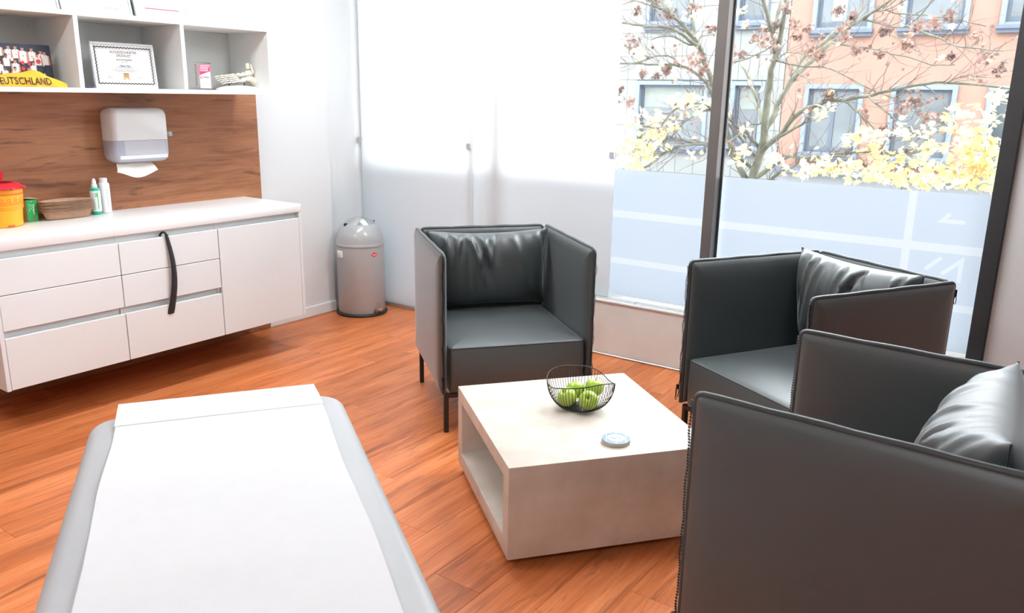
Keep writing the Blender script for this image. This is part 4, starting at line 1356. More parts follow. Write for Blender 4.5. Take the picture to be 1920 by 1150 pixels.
def make_chair():
    t = empty('armchair')
    sx0 = AW / 2 - .012
    for s in (-1, 1):
        fn = lambda a, o_, b2, s=s: (s * sx0 + o_, -AD / 2 + a, AZ + b2)
        pn = padded(AD, AH - AZ, fn).build('side_panel', M['leather'], t, angle=60)
        MB().tube(welt_path(AD, AH - AZ, fn), .0095, 8).build('welt', M['welt'], pn, angle=80)
        ff = lambda wob, s=s: (s * (sx0 + .004) + wob, -AD / 2 - .0035)
        zp = zipper(ff, AZ + .035, AH - .03, 3 + s).build('zipper', M['zip'], pn, smooth=False)
        pl = MB()
        zc = AZ + (.075 if s < 0 else .030)
        xc = s * (sx0 + .006)
        yc = -AD / 2 - .010
        pl.rbox(xc - .0065, xc + .0065, yc - .004, yc + .005, zc, zc + .022, .002, 1)
        pl.rbox(xc - .0045, xc + .0045, yc - .007, yc - .004, zc - .036, zc + .004, .0015, 1)
        pl.tube([(xc + .006 * math.cos(a), yc - .0055, zc - .042 + .008 * math.sin(a)) for a in [2 * PI * q / 12 for q in range(12)]], .0016, 5, closed=True)
        pl.build('zip_pull', M['zip'], pn)
    bw = AW - .052
    fn = lambda a, o_, b2: (-bw / 2 + a, AD / 2 - .014 + o_, AZ + b2)
    pn = padded(bw, AH - AZ, fn).build('back_panel', M['leather'], t, angle=60)
    MB().tube(welt_path(bw, AH - AZ, fn), .0095, 8).build('welt', M['welt'], pn, angle=80)
    for s in (-1, 1):
        MB().box(s * (bw / 2 + .008) - .004, s * (bw / 2 + .008) + .004, AD / 2 - .012, AD / 2 - .004, AZ + .02, AH - .045).build('corner_zipper', M['zip'], pn, smooth=False)
        pl = MB().rbox(s * (bw / 2 + .022) - .004, s * (bw / 2 + .022) + .004, AD / 2 - .004, AD / 2 + .004, AH - .066, AH - .036, .002, 1)
        xc = s * (bw / 2 + .022)
        pl.tube([(xc + .005 * math.cos(a), AD / 2 + .001, AH - .080 + .016 * math.sin(a)) for a in [2 * PI * q / 12 for q in range(12)]], .0015, 5, closed=True)
        pl.build('zip_pull', M['zip'], pn)
    # seat block with crowned top and piped edge
    x0, x1, y0, y1 = -AW / 2 + .040, AW / 2 - .040, -AD / 2 + .014, AD / 2 - .040
    rings = []
    for ins, z in ((.014, .192), (.004, .197), (0, .207), (-.002, .30), (0, .402), (.003, .410), (.010, .4155), (.03, .421), (.08, .429), (.15, .434), (.24, .436)):
        rings.append([(a, b2, z) for a, b2 in rrect(x0, x1, y0, y1, .022, ins)])
    st = MB().loft(rings).build('seat', M['leather'], t, angle=60)
    MB().tube([(a, b2, .4105) for a, b2 in rrect(x0, x1, y0, y1, .022, .002)], .0026, 6, closed=True).build('piping', M['welt'], st, angle=80)
    # steel frame
    for s in (-1, 1):
        for f_ in (-1, 1):
            cx, cy = s * (AW / 2 - .026), f_ * (AD / 2 - .028)
            MB().rbox(cx - .011, cx + .011, cy - .011, cy + .011, .0005, .192, .0015, 1).build('leg', M['steel'], t)
    for f_ in (-1, 1):
        MB().rbox(-AW / 2 + .037, AW / 2 - .037, f_ * (AD / 2 - .028) - .010, f_ * (AD / 2 - .028) + .010, .172, .1915, .0015, 1).build('rail', M['steel'], t)
        MB().rbox(f_ * (AW / 2 - .026) - .010, f_ * (AW / 2 - .026) + .010, -AD / 2 + .039, AD / 2 - .039, .172, .1895, .0015, 1).build('rail', M['steel'], t)
    return t
CH = [((-2.354, 3.238, 0), math.radians(50.84), 'dark grey leather box armchair facing the camera in front of the satin glass', 'plump'),
      ((-.874, 3.445, 0), math.radians(-30.1), 'dark grey leather box armchair standing by the window with its back to the film', 'second'),
      ((-.306, 2.119, 0), math.radians(-93.3), 'dark grey leather box armchair nearest the camera, cut off by the right edge', 'near')]
proto = make_chair()
for i, (lc, rz, lab, _) in enumerate(CH):
    o = proto if i == 0 else copy_tree(proto)
    o.location = lc
    o.rotation_euler = (0, 0, rz)
    tag(o, lab, 'armchair', 'dark grey leather armchairs')

def cushion(seed, tf, tb_, ytop, ybot, ztop, label, lc, rz, folds, wd=.328, zbot=.438, skew=0.0, xo=0.0):
    rr_ = random.Random(seed)
    FL = []
    for k_ in range(folds):
        FL.append((rr_.uniform(-.9, .9), rr_.uniform(-.55, .55), rr_.uniform(.03, .062), rr_.uniform(.009, .019), rr_.uniform(.35, .8)))
    nu, nv = 72, 52
    mb = MB()
    def edge(u, v):
        q = 2 * v - 1
        hw = wd * (1 - .045 * (1 - q * q))
        x_ = u * hw + xo
        zz = zbot + (ztop - zbot) * v
        zz -= .020 * (1 - u * u) * (v ** 3)
        zz += .010 * (1 - u * u) * (1 - v) ** 4
        yy = ybot + (ytop - ybot) * v + skew * u * v
        return x_, yy, zz
    def prof(u, v):
        q = 2 * v - 1
        a = max(0, 1 - abs(u) ** 3.2) ** .55
        b2 = max(0, 1 - abs(q) ** 3.0) ** .55
        return a * b2 * (1 - .12 * q)
    def wr(u, v):
        w_ = 0
        for u0_, sl, sg, am_, ln in FL:
            d_ = u - (u0_ + sl * (1 - v))
            win = max(0, 1 - (1 - v) / ln) ** .8 * min(1, (1 - v) / .06)
            w_ += am_ * math.exp(-(d_ / sg) ** 2) * win
            w_ -= am_ * .75 * math.exp(-((d_ - sg * 1.9) / sg) ** 2) * win
        return w_ * min(1, (1 - abs(u)) / .06)
    def front(a, b2):
        u, v = 2 * a - 1, b2
        x_, y_, z_ = edge(u, v)
        return (x_, y_ - tf * prof(u, v) - wr(u, v), z_)
    def back(a, b2):
        u, v = 2 * a - 1, b2
        x_, y_, z_ = edge(u, v)
        return (x_, y_ + tb_ * prof(u, v), z_)
    mb.grid(front, nu, nv)
    mb.grid(back, nu, nv)
    t = mb.build('back_cushion', M['leather'], smooth=True, angle=75, loc=lc, rot=(0, 0, rz))
    tag(t, label, 'cushion', 'loose leather back cushions')
    pth = [(wd * (1 - .045 * (1 - (2 * v - 1) ** 2)) * s, (ybot + (ytop - ybot) * v, skew * v), zbot + (ztop - zbot) * v) for s in (1,) for v in [q / 12 for q in range(13)]]
    for s in (-1, 1):
        MB().tube([(p_[0] * s + xo, p_[1][0] + p_[1][1] * s, p_[2]) for p_ in pth], .0028, 6).build('seam', M['welt'], t, angle=80)
cushion(4, .105, .058, .250, .300, .862, 'wrinkled leather back cushion in the armchair facing the camera', CH[0][0], CH[0][1], 16)
cushion(9, .125, .070, .232, .285, .888, 'wrinkled leather back cushion in the armchair by the window', CH[1][0], CH[1][1], 16)
cushion(17, .205, .060, .243, .275, .892, 'plump leather back cushion in the armchair nearest the camera', CH[2][0], CH[2][1], 13, wd=.314, skew=.035, xo=-.016)

# ------------------------------------------------------------------ across the street
YF = 20.0
GZ = -4.2
st = tag(MB().box(-40, 40, YG + .6, 60, GZ - .2, GZ).build('ground', M['asphalt'], smooth=False), kind='structure')

def holes_wall(x0, x1, z0, z1, holes, y0, y1):
    xs = sorted({x0, x1, *[h[0] for h in holes], *[h[1] for h in holes]})
    zs = sorted({z0, z1, *[h[2] for h in holes], *[h[3] for h in holes]})
    mb = MB()
    for i in range(len(xs) - 1):
        for j in range(len(zs) - 1):
            cx, cz = (xs[i] + xs[i + 1]) / 2, (zs[j] + zs[j + 1]) / 2
            if not any(h[0] < cx < h[1] and h[2] < cz < h[3] for h in holes):
                mb.box(xs[i], xs[i + 1], y0, y1, zs[j], zs[j + 1])
    return mb

def house_window(par, x0, x1, z0, z1, kind):
    fm = M['wframe']
    fw_ = .10
    f = MB()
    f.box(x0, x0 + fw_, YF - .05, YF + .16, z0, z1)
    f.box(x1 - fw_, x1, YF - .05, YF + .16, z0, z1)
    f.box(x0 + fw_, x1 - fw_, YF - .05, YF + .16, z1 - fw_, z1)
    f.box(x0 + fw_, x1 - fw_, YF - .03, YF + .16, z0, z0 + .06)
    wn = f.build('window', fm, par, smooth=False)
    i_ = MB()
    a, b_, c_, d_ = x0 + fw_, x1 - fw_, z0 + .06, z1 - fw_
    for (p, q, r_, s_) in ((a, a + .07, c_, d_), (b_ - .07, b_, c_, d_), (a + .07, b_ - .07, d_ - .07, d_), (a + .07, b_ - .07, c_, c_ + .12)):
        i_.box(p, q, YF + .08, YF + .15, r_, s_)
    if kind == 2: i_.box((a + b_) / 2 - .04, (a + b_) / 2 + .04, YF + .08, YF + .15, c_ + .12, d_ - .07)
    i_.build('casement', M['wdark'], wn, smooth=False)
    MB().box(a + .07, b_ - .07, YF + .11, YF + .125, c_ + .12, d_ - .07).build('pane', M['wpane'], wn, smooth=False)
    if kind == 1:
        MB().box(a + .30, a + .62, YF + .095, YF + .105, c_ + .14, d_ - .08).build('curtain', M['curtain'], wn, smooth=False)
    if kind == 3:
        MB().box(a + .10, b_ - .10, YF + .095, YF + .105, c_ + .62 * (d_ - c_), d_ - .08).build('blind', M['glow'], wn, smooth=False)
    s = MB().box(x0 - .04, x1 + .04, YF - .16, YF + .05, z0 - .07, z0)
    s.box(x0 - .02, x1 + .02, YF - .10, YF + .02, z0 - .15, z0 - .07)
    s.build('sill', M['sill'], wn, smooth=False)

bl = tag(empty('apartment_building', (0, YF, GZ)), 'salmon rendered building with grey framed windows across the street', 'building')
def bpart(o): 
    return o
starts = [-5.78, -3.90, -2.03, -.16, 1.71, 3.58]
hl = []
for s in starts:
    for z0, z1 in ((.30, 1.90), (3.08, 4.68), (5.86, 7.40)):
        hl.append((s, s + 1.31, z0, z1))
wl = holes_wall(-6.285, 9.0, .0, 7.7, hl, YF, YF + .3).build('wall', M['salmon'], None, smooth=False)
wl.parent = bl; wl.matrix_parent_inverse = Matrix.Translation((0, -YF, -GZ))
INV = Matrix.Translation((0, -YF, -GZ))
MB().box(-6.285, 9.0, YF + .16, YF + .5, .0, 7.7).build('room_depth', M['dark'], None, smooth=False)
bpy.data.objects['room_depth'].parent = bl; bpy.data.objects['room_depth'].matrix_parent_inverse = INV
g = MB().box(-6.285, 9.0, YF - .02, YF + .3, GZ, -.12).build('ground_storey', M['greyrender'], None, smooth=False); g.parent = bl; g.matrix_parent_inverse = INV
g = MB().box(-6.285, 9.0, YF - .28, YF + .3, -.12, -.0).build('ledge', M['sill'], None, smooth=False); g.parent = bl; g.matrix_parent_inverse = INV
def add_windows(par, lst):
    before = set(bpy.data.objects)
    for a in lst: house_window(None, *a)
    for o in set(bpy.data.objects) - before:
        if o.parent is None:
            o.parent = par; o.matrix_parent_inverse = INV
kinds = {(0, 1): 1, (2, 1): 1, (1, 1): 0, (0, 0): 2, (1, 0): 0, (2, 0): 0}
lst = []
for i, s in enumerate(starts):
    for j, (z0, z1) in enumerate(((.30, 1.90), (3.08, 4.68), (5.86, 7.40))):
        lst.append((s, s + 1.31, z0, z1, kinds.get((i, j), 0)))
add_windows(bl, lst)

b2_ = tag(empty('stone_building', (-9, YF, GZ)), 'pale stone-clad building left of the salmon one', 'building')
INV2 = Matrix.Translation((9, -YF, -GZ))
INV = INV2
hl = [(-10.15, -8.15, .33, 1.96), (-7.56, -6.72, .33, 1.96), (-9.98, -8.72, 3.36, 5.0), (-7.62, -6.80, 3.30, 5.0), (-12.6, -11.0, .33, 1.96), (-12.6, -11.0, 3.36, 5.0)]
wl = holes_wall(-14.0, -6.30, GZ, 7.7, hl, YF + .04, YF + .3).build('wall', M['joint'], None, smooth=False); wl.parent = b2_; wl.matrix_parent_inverse = INV2
g = MB().box(-14, -6.30, YF + .18, YF + .5, GZ, 7.7).build('room_depth', M['dark'], None, smooth=False); g.parent = b2_; g.matrix_parent_inverse = INV2
add_windows(b2_, [(-10.15, -8.15, .33, 1.96, 3), (-7.56, -6.72, .33, 1.96, 3), (-9.98, -8.72, 3.36, 5.0, 3), (-7.62, -6.80, 3.30, 5.0, 3), (-12.6, -11.0, .33, 1.96, 3), (-12.6, -11.0, 3.36, 5.0, 3)])
SW_, SH_ = .50, .585
full = MB().rbox(.004, SW_ - .004, YF, YF + .045, .004, SH_ - .004, .003, 1).mesh('stone_slab', M['stone'], smooth=False)
cells = []
zz = -1.53
while zz < 4.8:
    xx = -10.93 - 2 * SW_
    while xx < -6.31:
        x1_, z1_ = min(xx + SW_, -6.30), zz + SH_
        # split off the part covered by windows
        rects = [(xx, x1_, zz, z1_)]
        for h in hl:
            nr = []
            for (a, b_, c_, d_) in rects:
                if h[1] <= a or h[0] >= b_ or h[3] <= c_ or h[2] >= d_:
                    nr.append((a, b_, c_, d_)); continue
                if h[0] > a: nr.append((a, h[0], c_, d_))
                if h[1] < b_: nr.append((h[1], b_, c_, d_))
                m0, m1 = max(a, h[0]), min(b_, h[1])
                if h[2] > c_: nr.append((m0, m1, c_, h[2]))
                if h[3] < d_: nr.append((m0, m1, h[3], d_))
            rects = nr
        cells += rects
        xx += SW_
    zz += SH_
for (a, b_, c_, d_) in cells:
    if b_ - a < .03 or d_ - c_ < .03: continue
    if abs(b_ - a - SW_) < 1e-4 and abs(d_ - c_ - SH_) < 1e-4:
        o = link('stone_slab', full, None, (a, 0, c_))
    else:
        o = MB().box(a + .004, b_ - .004, YF, YF + .045, c_ + .004, d_ - .004).build('stone_slab', M['stone'], None, smooth=False)
    o.parent = b2_; o.matrix_parent_inverse = INV2

# ------------------------------------------------------------------ autumn tree
LIMBS = [
 [(-3.39,10.0,0.03,0.0602),(-3.41,9.98,0.59,0.0557),(-3.33,9.94,0.89,0.0514),(-3.3,9.92,1.15,0.0474),(-3.28,9.86,1.4,0.0434),(-3.26,9.83,1.68,0.0396),(-3.22,9.72,1.88,0.0356),(-3.18,9.72,2.06,0.032),(-3.15,9.72,2.29,0.0285),(-3.11,9.65,2.51,0.0248),(-3.11,9.63,2.85,0.0213)],
 [(-3.2,9.7,2.09,0.0275),(-3.19,9.57,2.23,0.0258),(-3.19,9.43,2.36,0.024),(-3.25,9.33,2.6,0.0224),(-3.31,9.21,2.84,0.0208)],
 [(-3.21,9.7,2.06,0.0221),(-3.24,9.78,2.43,0.0202),(-3.23,9.88,2.65,0.0184),(-3.26,10.03,2.9,0.0167)],
 [(-3.33,10.0,0.89,0.0352),(-3.28,9.89,0.96,0.0331),(-3.09,9.85,1.13,0.0309),(-2.92,9.71,1.33,0.0285),(-2.78,9.67,1.44,0.0265),(-2.62,9.54,1.49,0.0244),(-2.45,9.45,1.55,0.0224),(-2.32,9.43,1.55,0.0207),(-2.04,9.29,1.6,0.0186),(-1.84,9.21,1.65,0.0168),(-1.59,9.18,1.7,0.0151),(-1.38,9.09,1.73,0.0134),(-1.15,8.95,1.72,0.0117),(-0.88,8.92,1.7,0.0102),(-0.7,8.8,1.67,0.0087)],
 [(-3.07,9.8,1.12,0.0192),(-2.86,9.66,1.23,0.0167),(-2.74,9.6,1.3,0.0145),(-2.64,9.46,1.36,0.0123),(-2.48,9.36,1.43,0.0102),(-2.33,9.23,1.49,0.0082)],
 [(-3.32,10.0,1.18,0.0379),(-3.26,10.06,1.34,0.036),(-3.24,10.11,1.47,0.0344),(-3.18,10.17,1.63,0.0326),(-3.12,10.23,1.79,0.0308),(-3.02,10.32,1.93,0.0291),(-2.94,10.41,2.03,0.0274),(-2.84,10.43,2.14,0.0255),(-2.73,10.55,2.28,0.0238),(-2.61,10.59,2.4,0.022),(-2.42,10.65,2.54,0.0202),(-2.24,10.76,2.69,0.0184),(-2.07,10.8,2.86,0.0166)],
 [(-3.19,10.3,1.72,0.0292),(-3.14,10.42,1.91,0.0268),(-3.08,10.55,2.08,0.0245),(-2.96,10.61,2.18,0.0219),(-2.83,10.8,2.36,0.0195),(-2.65,10.85,2.49,0.0169),(-2.58,11.02,2.67,0.0146)],
 [(-3.37,10.0,0.62,0.0326),(-3.27,9.86,0.66,0.0297),(-3.13,9.82,0.78,0.0271),(-2.99,9.69,0.86,0.0243),(-2.86,9.61,0.92,0.0218),(-2.67,9.46,0.92,0.0192),(-2.47,9.36,0.95,0.0167),(-2.22,9.27,1.0,0.0143),(-1.97,9.24,1.03,0.012),(-1.76,9.08,1.04,0.0098),(-1.52,9.02,1.01,0.0077)],
 [(-3.32,10.0,0.49,0.0237),(-3.16,9.94,0.61,0.0214),(-3.02,9.79,0.71,0.019),(-2.85,9.69,0.79,0.0168),(-2.75,9.6,0.87,0.0147),(-2.59,9.52,0.9,0.0126),(-2.41,9.37,0.93,0.0105)],
 [(-3.36,10.0,1.26,0.0233),(-3.45,10.12,1.42,0.0216),(-3.51,10.23,1.51,0.0198),(-3.6,10.26,1.65,0.0179),(-3.73,10.44,1.79,0.0162),(-3.84,10.47,1.94,0.0142),(-3.93,10.59,2.03,0.0123)],
 [(-3.44,10.0,0.43,0.0418),(-3.51,9.98,0.6,0.04),(-3.53,9.87,0.7,0.038),(-3.69,9.86,1.03,0.0363),(-3.87,9.78,1.54,0.0342),(-3.96,9.7,1.82,0.0323),(-4.03,9.64,2.0,0.0305),(-4.06,9.57,2.15,0.0286),(-4.12,9.51,2.24,0.0269),(-4.2,9.46,2.34,0.0252),(-4.34,9.44,2.47,0.0236),(-4.48,9.41,2.56,0.0221),(-4.53,9.29,2.61,0.0203),(-4.57,9.22,2.66,0.0186),(-4.75,9.24,2.77,0.0171)],
 [(-3.36,10.0,0.92,0.0235),(-3.38,9.92,1.01,0.0204),(-3.42,9.83,1.07,0.0174),(-3.48,9.78,1.16,0.0144),(-3.52,9.73,1.21,0.0115)],
 [(-3.39,10.0,1.26,0.0128),(-3.46,9.82,1.24,0.0114),(-3.47,9.61,1.16,0.01),(-3.52,9.51,1.09,0.0087),(-3.59,9.26,1.02,0.0073)],
 [(-3.17,9.7,2.21,0.011),(-3.25,9.63,2.11,0.0101),(-3.3,9.47,2.05,0.0091),(-3.41,9.42,1.99,0.0083),(-3.48,9.34,1.96,0.0074),(-3.58,9.21,1.93,0.0065)],
 [(-3.17,9.7,1.99,0.0099),(-3.08,9.54,2.0,0.0087),(-2.96,9.44,2.05,0.0074),(-2.74,9.3,2.02,0.0062),(-2.59,9.23,1.97,0.0051)],
 [(-3.24,9.7,1.98,0.01),(-3.08,9.65,1.96,0.0093),(-2.86,9.64,1.91,0.0086),(-2.6,9.58,1.9,0.0079),(-2.38,9.54,1.82,0.0073),(-2.2,9.45,1.74,0.0066),(-1.98,9.4,1.64,0.006),(-1.71,9.37,1.55,0.0054),(-1.56,9.3,1.47,0.0049)],
 [(-3.1,10.0,1.94,0.009),(-2.98,9.83,1.87,0.0077),(-2.8,9.64,1.79,0.0065),(-2.69,9.49,1.72,0.0053)],
 [(-2.58,10.7,2.45,0.0137),(-2.48,10.65,2.47,0.0126),(-2.23,10.54,2.4,0.0114),(-2.08,10.45,2.36,0.0104),(-1.95,10.35,2.37,0.0093),(-1.8,10.25,2.47,0.0082),(-1.7,10.18,2.61,0.0072)],
 [(-2.39,10.7,2.57,0.0113),(-2.23,10.53,2.56,0.0091),(-2.0,10.29,2.63,0.0069)],
 [(-2.35,10.7,2.57,0.0113),(-2.23,10.61,2.57,0.0103),(-2.09,10.48,2.51,0.0094),(-1.82,10.36,2.48,0.0085),(-1.64,10.25,2.44,0.0076),(-1.39,10.11,2.39,0.0067),(-1.13,10.02,2.31,0.0059)],
 [(-2.73,10.3,2.2,0.0112),(-2.52,10.2,2.16,0.0104),(-2.35,10.12,2.13,0.0096),(-2.16,10.02,2.1,0.0088),(-1.97,9.88,2.04,0.008),(-1.73,9.84,1.99,0.0073),(-1.52,9.71,1.92,0.0066),(-1.31,9.61,1.92,0.0058)],
 [(-2.16,10.2,2.38,0.0107),(-2.0,9.97,2.25,0.009),(-1.77,9.71,2.1,0.0074),(-1.61,9.51,2.03,0.0059)],
 [(-1.92,10.2,2.35,0.0127),(-1.67,10.06,2.25,0.0115),(-1.47,9.88,2.17,0.0104),(-1.37,9.72,2.12,0.0093),(-1.28,9.52,2.09,0.0083),(-1.07,9.38,2.05,0.0073),(-0.87,9.22,2.02,0.0063)],
 [(-2.26,9.2,1.55,0.0101),(-2.2,9.15,1.52,0.0092),(-2.0,9.16,1.36,0.0083),(-1.84,9.13,1.16,0.0074),(-1.76,9.08,1.02,0.0065),(-1.66,9.07,0.85,0.0057),(-1.6,9.04,0.74,0.0049)],
 [(-2.39,9.3,0.94,0.0167),(-2.22,9.2,0.98,0.0152),(-2.04,9.07,0.94,0.0136),(-1.86,9.03,0.88,0.0122),(-1.59,8.93,0.76,0.0108),(-1.46,8.8,0.71,0.0094)],
 [(-1.99,9.1,1.59,0.0108),(-1.86,9.06,1.49,0.0097),(-1.71,9.0,1.39,0.0086),(-1.57,8.89,1.3,0.0075),(-1.37,8.88,1.2,0.0065),(-1.19,8.81,1.14,0.0055)],
 [(-1.3,9.0,1.72,0.0074),(-1.2,8.93,1.76,0.0064),(-1.08,8.88,1.79,0.0054),(-0.93,8.82,1.77,0.0044)],
 [(-3.99,9.4,2.13,0.0225),(-4.06,9.33,2.18,0.0212),(-4.12,9.18,2.26,0.0197),(-4.18,9.11,2.3,0.0184),(-4.26,9.04,2.33,0.0171),(-4.36,8.97,2.34,0.0159),(-4.42,8.84,2.33,0.0146),(-4.54,8.79,2.35,0.0134),(-4.65,8.7,2.37,0.0122),(-4.82,8.56,2.4,0.0109)],
 [(-4.36,9.1,2.54,0.0122),(-4.37,9.02,2.55,0.011),(-4.45,8.94,2.57,0.0099),(-4.53,8.89,2.6,0.0088),(-4.6,8.85,2.61,0.0077),(-4.66,8.77,2.58,0.0066)],
 [(-4.21,9.1,2.46,0.0154),(-4.29,9.16,2.54,0.0141),(-4.46,9.3,2.66,0.0128),(-4.59,9.39,2.76,0.0114)],
 [(-4.01,9.3,2.22,0.0178),(-4.05,9.38,2.29,0.0163),(-4.1,9.43,2.42,0.0146),(-4.22,9.56,2.65,0.0131),(-4.26,9.56,2.79,0.0114)],
 [(-3.79,9.6,1.48,0.023),(-3.83,9.5,1.6,0.0215),(-3.88,9.43,1.72,0.0201),(-3.94,9.32,1.8,0.0186),(-4.05,9.3,1.88,0.0174),(-4.11,9.18,1.9,0.016),(-4.19,9.07,1.92,0.0147),(-4.29,9.04,1.92,0.0134),(-4.37,8.91,1.91,0.0121),(-4.44,8.87,1.92,0.0109),(-4.69,8.77,1.92,0.0097),(-4.88,8.71,1.93,0.0084)],
 [(-4.07,9.1,1.9,0.01),(-4.18,9.04,2.01,0.0092),(-4.26,8.93,2.01,0.0084),(-4.36,8.88,1.98,0.0077),(-4.48,8.78,1.93,0.007),(-4.63,8.67,1.87,0.0063),(-4.8,8.57,1.79,0.0056)],
 [(-4.06,9.4,2.15,0.0113),(-4.11,9.33,2.16,0.0101),(-4.19,9.28,2.21,0.009),(-4.26,9.2,2.24,0.0078),(-4.35,9.09,2.24,0.0067),(-4.45,8.99,2.17,0.0056)],
 [(-3.99,9.4,2.14,0.0112),(-4.01,9.43,2.18,0.0094),(-4.02,9.5,2.25,0.0075),(-3.9,9.61,2.28,0.0057)],
 [(-3.38,10.0,0.82,0.0177),(-3.67,9.81,1.2,0.0164),(-3.91,9.69,1.43,0.0153),(-3.98,9.54,1.48,0.0141),(-3.99,9.34,1.48,0.0128),(-4.1,9.18,1.44,0.0117),(-4.17,9.0,1.31,0.0105),(-4.18,8.85,1.2,0.0094),(-4.33,8.74,1.23,0.0083)],
 [(-3.54,10.0,1.07,0.0148),(-3.72,9.88,1.29,0.0136),(-3.93,9.72,1.41,0.0125),(-3.99,9.54,1.37,0.0113),(-4.08,9.35,1.27,0.0101),(-4.13,9.25,1.17,0.009),(-4.14,9.06,1.08,0.0079),(-4.18,8.89,0.99,0.0067)],
 [(-3.39,10.0,0.68,0.0213),(-3.68,9.87,0.91,0.0195),(-3.89,9.66,1.01,0.0176),(-4.01,9.47,1.02,0.0157),(-4.08,9.31,1.05,0.0139),(-4.14,9.11,1.06,0.012),(-4.23,8.98,1.04,0.0102),(-4.38,8.8,0.95,0.0085)],
 [(-3.7,9.6,0.95,0.0185),(-3.82,9.49,0.99,0.0171),(-3.94,9.37,1.01,0.0156),(-4.06,9.18,0.98,0.0141),(-4.22,9.09,0.89,0.0128),(-4.28,8.94,0.8,0.0113),(-4.38,8.86,0.71,0.01),(-4.48,8.72,0.6,0.0085)],
 [(-4.07,9.2,0.97,0.0092),(-4.04,9.03,0.89,0.0073),(-4.17,8.87,0.71,0.0056)]]
YELLOW = [(-4.64,9.29,1.18,0.33,0.23,120),(-4.41,8.66,0.9,0.28,0.22,240),(-4.2,8.95,1.26,0.28,0.16,80),(-3.83,8.83,1.51,0.24,0.12,60),(-3.77,8.98,1.45,0.15,0.15,30),(-3.77,8.94,0.9,0.09,0.06,9),(-4.07,9.07,2.45,0.12,0.05,12),(-3.58,8.51,2.39,0.12,0.03,12),(-4.66,9.08,2.02,0.13,0.08,16),(-4.12,8.67,1.03,0.18,0.12,40),(-1.4,8.88,0.84,0.52,0.13,330),(-1.21,8.7,1.07,0.3,0.15,150),(-0.86,8.67,1.14,0.2,0.2,190),(-0.85,8.88,0.88,0.2,0.15,190),(-1.92,8.82,1.18,0.21,0.13,70),(-2.17,8.72,0.91,0.33,0.1,120),(-2.03,9.07,0.78,0.22,0.08,50),(-1.72,8.93,0.98,0.21,0.13,80),(-1.47,8.43,1.31,0.25,0.1,40),(-2.75,8.63,0.92,0.09,0.09,24),(-3.19,8.81,0.95,0.12,0.18,35),(-2.44,9.22,1.43,0.14,0.14,22),(-1.13,9.2,1.36,0.21,0.21,70),(-0.81,8.89,1.52,0.1,0.2,50),(-3.11,8.41,2.33,0.1,0.11,10),(-3.23,9.1,1.23,0.09,0.09,8),(-2.51,8.78,0.83,0.22,0.08,40)]
BROWN = [(-4.33,9.33,2.48,0.08),(-4.1,9.48,2.57,0.08),(-4.87,9.4,2.19,0.09),(-4.31,9.23,1.87,0.06),(-4.66,9.7,1.79,0.05),(-3.93,9.12,1.98,0.1),(-3.8,9.13,1.87,0.07),(-4.82,9.64,1.82,0.05),(-4.57,8.92,2.51,0.04),(-3.14,9.03,2.19,0.11),(-3.21,9.61,2.34,0.06),(-2.94,8.77,2.09,0.09),(-3.08,9.62,2.54,0.06),(-2.92,9.46,2.35,0.06),(-2.69,9.18,2.27,0.05),(-2.74,9.01,2.18,0.03),(-2.75,9.56,2.06,0.06),(-2.7,9.7,2.02,0.05),(-2.23,8.86,2.21,0.06),(-2.19,9.23,2.05,0.07),(-1.97,9.3,2.0,0.03),(-1.94,9.25,2.23,0.05),(-1.61,9.06,2.25,0.07),(-1.44,8.87,2.26,0.06),(-1.74,9.34,2.1,0.05),(-1.37,9.59,2.0,0.03),(-1.3,8.78,2.32,0.05),(-1.64,8.95,1.5,0.09),(-1.61,9.6,1.55,0.08),(-1.49,9.57,1.42,0.07),(-2.46,9.43,1.62,0.05),(-2.27,8.73,2.4,0.05),(-2.32,9.49,2.41,0.03),(-1.18,9.78,2.19,0.05),(-1.06,9.8,1.98,0.07),(-0.89,9.47,1.87,0.05),(-1.94,8.75,1.44,0.04),(-1.92,9.63,1.27,0.03),(-3.3,8.94,2.0,0.04),(-3.85,9.41,2.32,0.05),(-5.04,9.75,1.49,0.07),(-5.07,9.48,1.62,0.05)]
tr = tag(empty('street_tree', (-3.35, 10.0, GZ)), 'autumn maple tree with yellow and brown leaves outside the window', 'tree')
TI = Vector((3.35, -10.0, -GZ))
def smooth_path(pts, sub=4):
    out = []
    n_ = len(pts)
    for i in range(n_ - 1):
        p0, p1, p2, p3 = [Vector(pts[max(0, min(n_ - 1, k))]) for k in (i - 1, i, i + 1, i + 2)]
        for q in range(sub):
            t_ = q / sub
            out.append(.5 * ((2 * p1) + (p2 - p0) * t_ + (2 * p0 - 5 * p1 + 4 * p2 - p3) * t_ ** 2 + (3 * p1 - p0 - 3 * p2 + p3) * t_ ** 3))
    out.append(Vector(pts[-1]))
    return out
rr_ = random.Random(21)
allp = []
for i, lb in enumerate(LIMBS):
    pts = [Vector(p[:3]) for p in lb]
    rad = [p[3] for p in lb]
    if i == 0:
        pts = [Vector((pts[0].x - .05, pts[0].y, GZ)), Vector((pts[0].x - .02, pts[0].y, -2.5))] + pts
        rad = [.13, .10] + rad
    sp = smooth_path(pts, 3)
    rs = []
    for k in range(len(sp)):
        u = k / (len(sp) - 1) * (len(rad) - 1)
        a = min(int(u), len(rad) - 2)
        rs.append(rad[a] + (rad[a + 1] - rad[a]) * (u - a))
    sp = [p + Vector((rr_.uniform(-1, 1), rr_.uniform(-1, 1), rr_.uniform(-1, 1))) * .006 for p in sp]
    MB().tube([p + TI for p in sp], 1, 8 if rad[0] > .02 else 5, rads=rs).build('trunk' if i == 0 else 'branch', M['bark'], tr, angle=80)
    if i: allp += [(sp[k], sp[min(k + 1, len(sp) - 1)] - sp[k - 1], rs[k]) for k in range(1, len(sp))]
tw_ = MB()
tips = []
